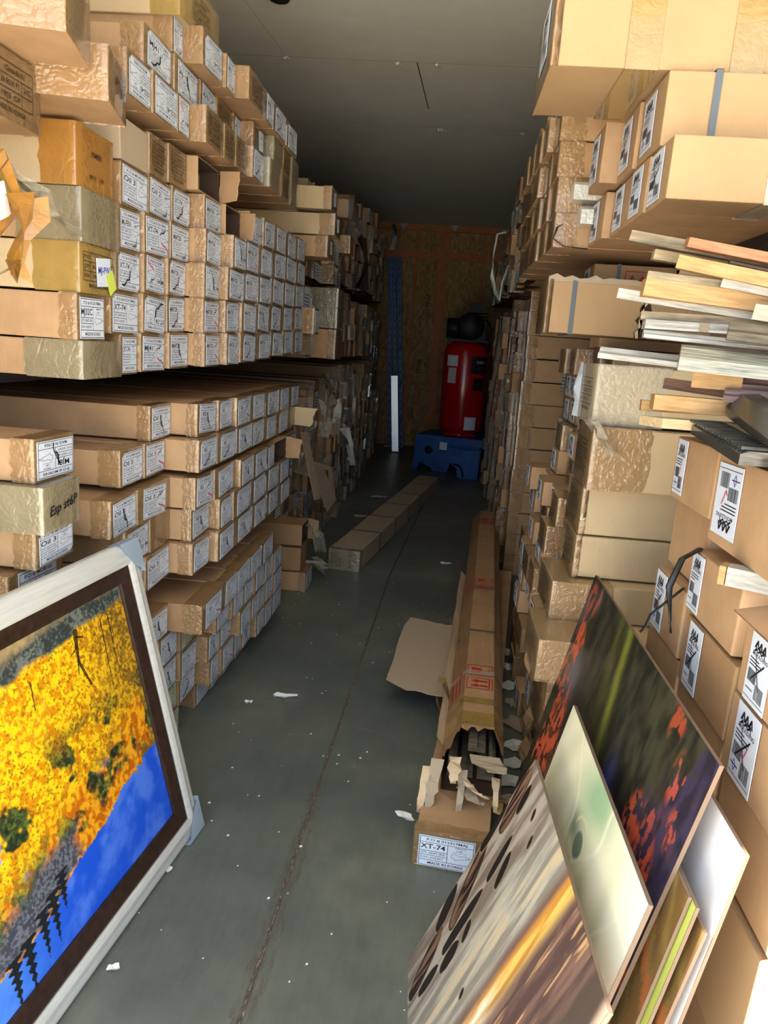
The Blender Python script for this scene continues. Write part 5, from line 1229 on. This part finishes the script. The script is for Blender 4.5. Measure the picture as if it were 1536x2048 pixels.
# ------------------------------------------------------------------ things on the aisle floor
def floor_box(name, p0, p1, w, h, mat, label):
    """a long carton lying on the floor, its end centred at p0, running to p1"""
    d = Vector((p1[0] - p0[0], p1[1] - p0[1], 0)); L = d.length; ang = math.atan2(-d.y, -d.x)
    o = link(name, body_mesh(L, w, h, random.Random(L), [M[mat]]), None, p0, (0, 0, ang)); return o, L
o, L = floor_box('moulding_carton', (.136, 2.083, 0), (.45, 5.1), .235, .124, 'kraft', '')
tag(o, 'XT-74 labelled carton on the floor under the torn red-marked box', 'carton')
link('packing_film', film_mesh(.235, .124, .05, random.Random(2), M['film']), o)
link('shipping_label', label_mesh('XT-74', 4), o, (.0026, -.012, .060), (0, 0, 0), (1, .98, .86)); scribble(o, '20', .095, .085, .016, .1, 'end', .018)
o, L = floor_box('moulding_carton', (-.626, 5.16, 0), (-.11, 8.65), .235, .15, 'greycard', '')
tag(o, 'long dusty carton with dark straps lying diagonally across the aisle floor', 'carton')
link('packing_film', film_mesh(.235, .15, .05, random.Random(3), M['grey_film']), o)
link('printed_table', STAMP[0], o, (.0024, 0, .075), (0, 0, 0), (1, 1.1, 1.05)); bands(o, .235, .15, (-.62, -1.2, -1.78, -2.35, -2.95), .018, 'black_strap', 'strap')
q_ = MB(); q_.box(0, .001, -.028, .028, -.001, .152); q_.build('tape_band', M['grey_film'], o, (.0045, .01, 0))
# torn long box with bevelled top edges
d = Vector((.425 - .197, 6.2 - 2.3, 0)); Lt = d.length
tb = empty('torn_moulding_box', (.197, 2.30, .1255), (0, 0, math.atan2(d.y, d.x) - math.pi / 2)); tag(tb, 'long torn box with red handling marks lying on the XT-74 carton', 'box')
prof = [(-.10, 0), (.10, 0), (.105, .11), (.065, .178), (-.05, .178), (-.105, .10)]
rng = random.Random(6); b = MB(); n = len(prof); seg = [0.0, .03, .07] + [(.2 + k * (Lt - .2) / 24) for k in range(25)]
for (x0, z0), (x1, z1) in zip(prof, prof[1:] + prof[:1]):
    m_ = 10; grid = []
    for j, y in enumerate(seg):
        for k in range(m_ + 1):
            q = k / m_; z = z0 + (z1 - z0) * q; ry = y + max(0, 1 - y / .2) * (.15 * (max(z, 0) / .178) ** 1.4 + rng.uniform(-.03, .03) * (j == 0)); grid.append((x0 + (x1 - x0) * q + rng.uniform(-.001, .001), ry, z + (rng.uniform(-.001, .001) if z0 + z1 > .01 else 0)))
    b.add(grid, [(j * (m_ + 1) + k, j * (m_ + 1) + k + 1, (j + 1) * (m_ + 1) + k + 1, (j + 1) * (m_ + 1) + k) for j in range(len(seg) - 1) for k in range(m_)])
b.add([(x, Lt, z) for x, z in prof], [tuple(range(n))])
b.build('box_body', M['dim'], tb)
b = MB(); b.add([(x * .96, .45, .004 + z * .94) for x, z in prof], [tuple(range(n - 1, -1, -1))])
for (x0, z0), (x1, z1) in zip(prof, prof[1:] + prof[:1]):
    f0, f1 = .02 + .16 * (z0 / .178) ** 1.4, .02 + .16 * (z1 / .178) ** 1.4; b.quad((x0 * .965, f0, .004 + z0 * .95), (x1 * .965, f1, .004 + z1 * .95), (x1 * .965, .45, .004 + z1 * .95), (x0 * .965, .45, .004 + z0 * .95))
b.build('dark_inside', M['hole'], tb)
for x, z, w, h in ((-.085, .01, .03, .08), (-.04, .012, .045, .03), (.02, .012, .06, .04), (.055, .06, .025, .05), (-.02, .115, .06, .03)):
    b = MB(); b.box(x, x + w, .10, 1.4, z, z + h * .6); b.box(x, x + w * .5, .10, 1.4, z + h * .6, z + h); b.build('moulding_length', M['darkwood'], tb)
def curl(x0, z0, dx, dz, n, w, mat, seed, name):
    rng = random.Random(seed); b = MB(); P = []
    for i in range(n + 1):
        q = i / n; ww = w * (1 - .6 * q) * rng.uniform(.7, 1.2); P.append(((x0 + dx * q - ww / 2, -.01 - .07 * math.sin(q * 2.2) - .01 * rng.random(), z0 + dz * q + rng.uniform(-.008, .008)), (x0 + dx * q + ww / 2, -.008 - .07 * math.sin(q * 2.2) - .01 * rng.random(), z0 + dz * q + rng.uniform(-.008, .008))))
    for (a_, c_), (d_, e_) in zip(P[:-1], P[1:]): b.quad(a_, c_, e_, d_); b.quad(*[(p[0], p[1] + .003, p[2]) for p in (d_, e_, c_, a_)])
    b.build(name, M[mat], tb)
for args in ((.035, .165, .05, -.015, 6, .13, 'greycard', 1), (-.06, .15, .0, -.06, 6, .05, 'torn', 3), (-.03, .085, .10, -.035, 7, .032, 'torn', 4), (-.03, .10, -.005, -.14, 7, .03, 'greycard', 10), (-.02, .05, .06, -.02, 6, .05, 'greycard', 2), (.085, .02, .02, -.02, 5, .05, 'olive_tape', 6), (-.118, .13, -.02, -.17, 9, .05, 'greycard', 7), (-.15, .11, -.015, -.15, 8, .04, 'torn', 8), (.08, .10, .005, -.09, 6, .03, 'torn', 9)): curl(*args, 'torn_strip')
b = MB(); rng = random.Random(12); out = torn_line((-.106, .70), (-.30, .72), 6, .012, rng) + torn_line((-.40, .80), (-.40, 1.50), 5, .006, rng) + torn_line((-.38, 1.62), (-.106, 1.56), 8, .016, rng)
b.sheet(out, .012, .004); q = b.build('torn_flap', M['greycard'], tb)
b = MB(); P = []
rng = random.Random(4)
for i in range(16):
    y = .15 + i * .14; P.append(((-.107, y, .095), (-.128 - .010 * rng.random(), y, .125 + .02 * rng.random())))
for (a_, c_), (d_, e_) in zip(P[:-1], P[1:]): b.quad(a_, d_, e_, c_); b.quad(*[(p[0] - .003, p[1], p[2]) for p in (c_, e_, d_, a_)])
b.build('torn_edge', M['torn'], tb)
def across(y, wd, mat, name, e=.002):
    b = MB(); pr = [(-.102 - e, .02), (-.105 - e, .10), (-.05, .178 + e), (.065, .178 + e), (.105 + e, .11), (.10 + e, .0)]
    for (x0, z0), (x1, z1) in zip(pr[:-1], pr[1:]): b.quad((x0, y, z0), (x0, y + wd, z0), (x1, y + wd, z1), (x1, y, z1))
    b.build(name, M[mat], tb)
across(1.10, .018, 'strap', 'strap'); across(1.78, .018, 'strap', 'strap', .003); across(.34, .05, 'olive_tape', 'tape_band'); across(.17, .10, 'olive_tape', 'tape_band'); across(.60, .045, 'clear', 'tape_band', .003)
for y in (.52, 1.80, 3.45):
    b = MB(); icons(b, ('up', 'glass'), .105); b.build('red_symbols', M['red'], tb, (.007, y, .1785), (0, R(-90), R(0)), )
    q = MB()
    for k in range(3): q.quad((-.096 + k * .013, y - .08, .113 + k * .0185), (-.092 + k * .013, y - .08, .1187 + k * .0185), (-.092 + k * .013, y + .14, .1187 + k * .0185), (-.096 + k * .013, y + .14, .113 + k * .0185))
    q.build('red_lines', M['red'], tb, (-.0015, 0, .001))
b = MB(); pts = [(-.107, .50, .10), (-.13, .50, .17), (-.16, .51, .17), (-.16, .48, .10), (-.13, .44, .04)]
for i in range(len(pts) - 1): a_, c_ = pts[i], pts[i + 1]; b.quad((a_[0], a_[1], a_[2]), (a_[0], a_[1] + .05, a_[2]), (c_[0], c_[1] + .05, c_[2]), (c_[0], c_[1], c_[2])); b.quad((c_[0], c_[1], c_[2] + .001), (c_[0], c_[1] + .05, c_[2] + .001), (a_[0], a_[1] + .05, a_[2] + .001), (a_[0], a_[1], a_[2] + .001))
b.build('loose_tape', M['olive_tape'], tb)
# paper scraps: each torn piece a thing of its own
def scrap(x, y, s, seed, lab, mat='scrap', asp=1.6, ang=0., grp='torn paper scraps on the floor'):
    rng = random.Random(seed); n = 12; b = MB(); pts = []
    for k in range(n):
        a = 6.283 * k / n; r = s * rng.uniform(.65, 1.1); px, py = r * math.cos(a) * asp, r * math.sin(a); pts.append((x + px * math.cos(ang) - py * math.sin(ang), y + px * math.sin(ang) + py * math.cos(ang)))
    zs = [.004 + rng.uniform(0, .010) for _ in pts]; m = len(pts); c = (x, y, .003)
    vs = [(p[0], p[1], z) for p, z in zip(pts, zs)] + [c] + [(p[0], p[1], z - .0015) for p, z in zip(pts, zs)] + [(x, y, .0015)]
    b.add(vs, [(k, (k + 1) % m, m) for k in range(m)] + [(m + 1 + (k + 1) % m, m + 1 + k, 2 * m + 1) for k in range(m)])
    return tag(b.build('paper_scrap', M[mat]), lab, 'paper', grp)
for i, (x, y, s, asp, ang, lab, mt) in enumerate((
        (-.615, 3.13, .022, 3.0, .15, 'long torn white paper sliver on the open floor', 'white'), (-.76, 3.04, .014, 1.6, .4, 'small white paper bit near the long sliver', 'white'), (-.015, 2.33, .026, 1.5, -.4, 'curled white paper piece left of the XT-74 carton', 'white'),
        (.115, 5.55, .035, 1.4, .2, 'white paper piece on the floor by the torn box far end', 'white'), (-.72, 1.94, .014, 1.6, -.8, 'small white chip beside the picture frame corner', 'white'), (-.72, 1.56, .014, 1.5, .5, 'small white flake by the lower frame edge', 'white'),
        (.475, 3.90, .05, 1.2, 1.0, 'pale torn sheet scrap farthest along the gap by the torn box', 'scrap'), (.43, 3.70, .05, 1.0, .3, 'shredded scrap second along the gap', 'scrap'), (.45, 3.48, .055, 1.3, -.4, 'creased scrap third along the gap', 'scrap'),
        (.445, 3.30, .05, 1.2, .8, 'ragged scrap fourth along the gap', 'greycard'), (.44, 3.08, .07, 1.3, -.9, 'largest grey scrap in the gap by the torn box', 'greycard'), (.42, 2.90, .05, 1.1, .2, 'crumpled scrap below the largest grey scrap', 'scrap'),
        (.40, 2.76, .045, 1.3, .5, 'flattened scrap near the beach print', 'scrap'), (.38, 2.62, .05, 1.3, -.2, 'broad scrap nearest the beach print top', 'scrap'), (.36, 2.50, .035, 1.2, .7, 'small dull scrap under the beach print top corner', 'greycard'),
        (-.70, 6.9, .05, 1.6, .1, 'dim paper shred behind the long dusty carton', 'scrap'), (-.62, 7.9, .05, 1.8, .3, 'dim paper shred near the far carton pile', 'scrap'), (-.86, 5.25, .05, 2.2, .2, 'white film shred at the labelled pile end', 'white'))): scrap(x, y, s, 40 + i, lab, mt, asp, ang)
for x, y, z, s, asp, lab in ((-1.38, 3.33, 1.2085, .026, 5.0, 'long white paper sliver lying on a floor-pile carton top near the shelf gap'), (-1.0, 3.02, 1.0715, .022, 1.3, 'white paper flake lying on a low carton top beside the R5 labels')):
    o = scrap(x, y, s, 91, lab, 'white', asp, .12, 'paper flakes lying on carton tops'); o.location.z = z
b = MB(); rng = random.Random(77)
for k in range(130):
    x, y = rng.uniform(-.85, .4), rng.choice((rng.uniform(1.3, 4.5), rng.uniform(1.3, 8))); s = rng.uniform(.0015, .005)
    if abs(x + .32) < .02 and rng.random() < .5: x = -.335
    b.add([(x - s, y - s, .0012), (x + s, y - s * .6, .0012), (x + s * .7, y + s, .003), (x - s * .8, y + s * .8, .0012)], [(0, 1, 2, 3)])
tag(b.build('paper_crumbs', M['white']), 'tiny white paper crumbs sprinkled over the aisle floor', 'crumbs', None, 'stuff')

# ------------------------------------------------------------------ back of the unit: compressor, blue cabinet, rack uprights, bright strip
bx = empty('blue_metal_cabinet', (.08, 9.95, 0), (0, 0, R(-14))); tag(bx, 'worn blue sheet-metal cabinet lying under the red compressor tank', 'cabinet')
def sheetbox(name, outline, y0, y1, mat='bluebox'):
    b = MB(); n = len(outline); b.add([(x, y0, z) for x, z in outline] + [(x, y1, z) for x, z in outline], [tuple(range(n)), tuple(range(2 * n - 1, n - 1, -1))] + [(i, n + i, n + (i + 1) % n, (i + 1) % n) for i in range(n)]); return b.build(name, M[mat], bx)
sheetbox('front_panel', [(-.46, 0), (-.40, .0), (-.36, .10), (-.20, .04), (-.18, 0), (.02, 0), (.06, .14), (.14, .17), (.20, .12), (.22, 0), (.50, 0), (.52, .46), (-.44, .46)], 0, .03)
sheetbox('side_panel', [(-.46, 0), (-.43, 0), (-.41, .46), (-.44, .46)], .03, .75); sheetbox('side_panel', [(.47, 0), (.50, 0), (.52, .46), (.49, .46)], .03, .75)
sheetbox('top_panel', [(-.44, .46), (.52, .46), (.52, .475), (-.44, .475)], 0, .75); sheetbox('back_panel', [(-.46, 0), (.50, 0), (.52, .46), (-.44, .46)], .75, .78)
sheetbox('door_flap', [(.24, -.0), (.47, -.0), (.50, .36), (.08, .38), (.10, .20), (.22, .12)], -.30, -.27)
sheetbox('bracket_post', [(.44, 0), (.49, 0), (.51, .38), (.46, .38)], -.27, 0)
b = MB(); b.lathe([(.03, 0), (.05, .004), (.055, .012), (.035, .014), (.03, .02)], (0, 0, 0), 20, 0, 'Y'); b.build('round_lock', M['blackmetal'], bx, (-.25, -.015, .28), smooth=True)
b = MB(); b.tube([(.18, -.31, .17), (.26, -.32, .16), (.30, -.33, .10), (.32, -.33, .02)], .014, 8); b.build('black_hose', M['blackmetal'], bx, smooth=True)
b = MB(); b.box(-.10, .0, -.004, 0, .30, .40); b.build('white_sticker', M['paper'], bx)
cp = empty('air_compressor', (.235, 10.3, .477)); tag(cp, 'tall red upright air compressor tank with black motor on top', 'compressor')
Rt, Ht = .295, 1.22
b = MB(); b.lathe([(.0, .0), (Rt * .6, .01), (Rt * .9, .05), (Rt, .13), (Rt, Ht - .14), (Rt * .92, Ht - .06), (Rt * .65, Ht - .005), (.08, Ht + .015), (0, Ht + .016)], (0, 0, .02), 48); b.build('tank', M['tankred'], cp, smooth=True)
b = MB(); b.lathe([(Rt * .8, 0), (Rt * .8, .04)], (0, 0, -.0), 32); b.build('skirt_ring', M['tankred'], cp, smooth=True)
b = MB(); b.box(-.26, .26, -.16, .16, Ht + .02, Ht + .05); b.build('motor_plate', M['blackmetal'], cp)
b = MB(); b.lathe([(.0, -.02), (.12, -.02), (.13, .0), (.13, .20), (.11, .24), (0, .24)], (-.27, -.02, Ht + .19), 28, 0, 'X'); b.build('motor', M['blackmetal'], cp, smooth=True)
b = MB(); b.box(.02, .22, -.10, .12, Ht + .05, Ht + .30)
for k in range(6): b.box(.01, .23, -.115, .135, Ht + .20 + k * .04, Ht + .215 + k * .04)
b.box(-.02, .17, -.09, .11, Ht + .42, Ht + .52); b.build('pump', M['blackmetal'], cp)
b = MB(); b.lathe([(.02, 0), (.17, 0), (.18, .015), (.17, .03), (.02, .03)], (.02, -.17, Ht + .22), 28, 0, 'Y'); b.build('flywheel', M['blackmetal'], cp, smooth=True)
b = MB(); b.tube([(.20, -.02, Ht + .36), (.30, -.05, Ht + .2), (.28, -.09, Ht - .1)], .012, 8); b.build('air_pipe', M['blackmetal'], cp, smooth=True)
def on_tank(ang, z0, z1, half, mats, draw, name):
    """a curved sticker on the tank; draw(b) adds letters in the flat YZ plane before bending"""
    b = MB(); n = 8
    for k in range(n):
        a0, a1 = -half + 2 * half * k / n, -half + 2 * half * (k + 1) / n; b.quad((0, a0 * Rt, z0), (0, a1 * Rt, z0), (0, a1 * Rt, z1), (0, a0 * Rt, z1))
    if draw: draw(b)
    b.v = [((Rt + .002 + v[0]) * math.cos(ang + v[1] / Rt), (Rt + .002 + v[0]) * math.sin(ang + v[1] / Rt), v[2]) for v in b.v]; b.build(name, mats, cp)
def d1(b):
    for k in range(3): b.line([(-.07 + .03 * (k % 2), 1.03 - k * .035), (.05 + .02 * (k % 2), 1.03 - k * .035)], .014, 1, .001)
on_tank(R(-128), .92, 1.06, .29, [M['paper'], M['ink']], d1, 'warning_sticker')
on_tank(R(-126), .70, .90, .22, [M['frame_silver'], M['ink']], lambda b: [b.line([(-.05, .86 - k * .04), (.03 + .01 * k, .86 - k * .04)], .010, 1, .001) for k in range(4)], 'data_plate')
on_tank(R(-52), .84, 1.06, .42, [M['ink'], M['paper'], M['red']], lambda b: (b.text('HUSKY', .01, .985, .05, width=.13), b.text('PRO', .02, .915, .045, 2, width=.07)), 'brand_panel')
on_tank(R(-50), .62, .78, .30, [M['ink']], None, 'dark_panel')
on_tank(R(-66), .10, .27, .28, [M['paper'], M['ink']], lambda b: [b.line([(-.065, .25 - k * .03), (.05 + .01 * (k % 2), .25 - k * .03)], .008, 1, .001) for k in range(5)], 'care_sticker')
b = MB(); b.box(.33, .37, 9.62, 9.65, .50, .66); 
# blue rack uprights leaning in the corner
for i, (x0, x1, lab) in enumerate(((-.985, -.72, 'perforated blue rack upright leaning by the bright metal strip'), (-1.045, -.835, 'second blue rack upright, slimmer and nearer the cartons'))):
    e = empty('rack_upright', (x1, 12.15, 0)); tag(e, lab, 'rack', 'blue rack uprights')
    for dx in ((0, .085) if i == 0 else (0,)):
        b = MB(); b.prism([(-.035, -.03), (.035, -.03), (.035, .03), (.02, .03), (.02, -.018), (-.02, -.018), (-.02, .03), (-.035, .03)], (dx * .9, 0, .0), (x0 - x1 + dx, .1, 2.95), up=(0, -1, 0)); b.build('post', M['rackblue'], e)
        for k in range(26):
            q = (k + .5) / 26; px, py, pz = dx * .9 + (x0 - x1 + dx - dx * .9) * q, .1 * q - .032, 2.95 * q
            b = MB(); b.box(px - .012, px + .012, py - .0015, py, pz - .02, pz + .02); b.build('slot', M['steel_dark'], e)
    if i == 0:
        for k in range(5):
            q = .1 + k * .19; z = 2.95 * q; x = (x0 - x1) * q; b = MB(); b.tube([(x + .0, .1 * q + .02, z), (x + .085, .1 * q + .02, z + .2)], .012, 6); b.build('brace', M['rackblue'], e)
b = MB(); b.prism([(-.05, -.012), (.05, -.012), (.05, .012), (-.05, .012)], (0, 0, 0), (-.10, .07, 1.15), up=(0, -1, .06)); o = b.build('metal_strip', M['galv'], None, (-.70, 11.55, .008)); tag(o, 'bright white metal strip standing against the blue rack upright', 'strip')
b = MB(); b.box(-.83, -.55, 11.46, 11.53, 0, .012); tag(b.build('floor_plate', M['steel_dark']), 'thin dark plate on the floor at the foot of the bright strip', 'plate')
b = MB(); b.box(-.92, -.72, 12.1, 12.4, .0, .02); tag(b.build('cardboard_scrap', M['olive_tape']), 'yellowish flat scrap on the floor behind the bright strip', 'scrap')
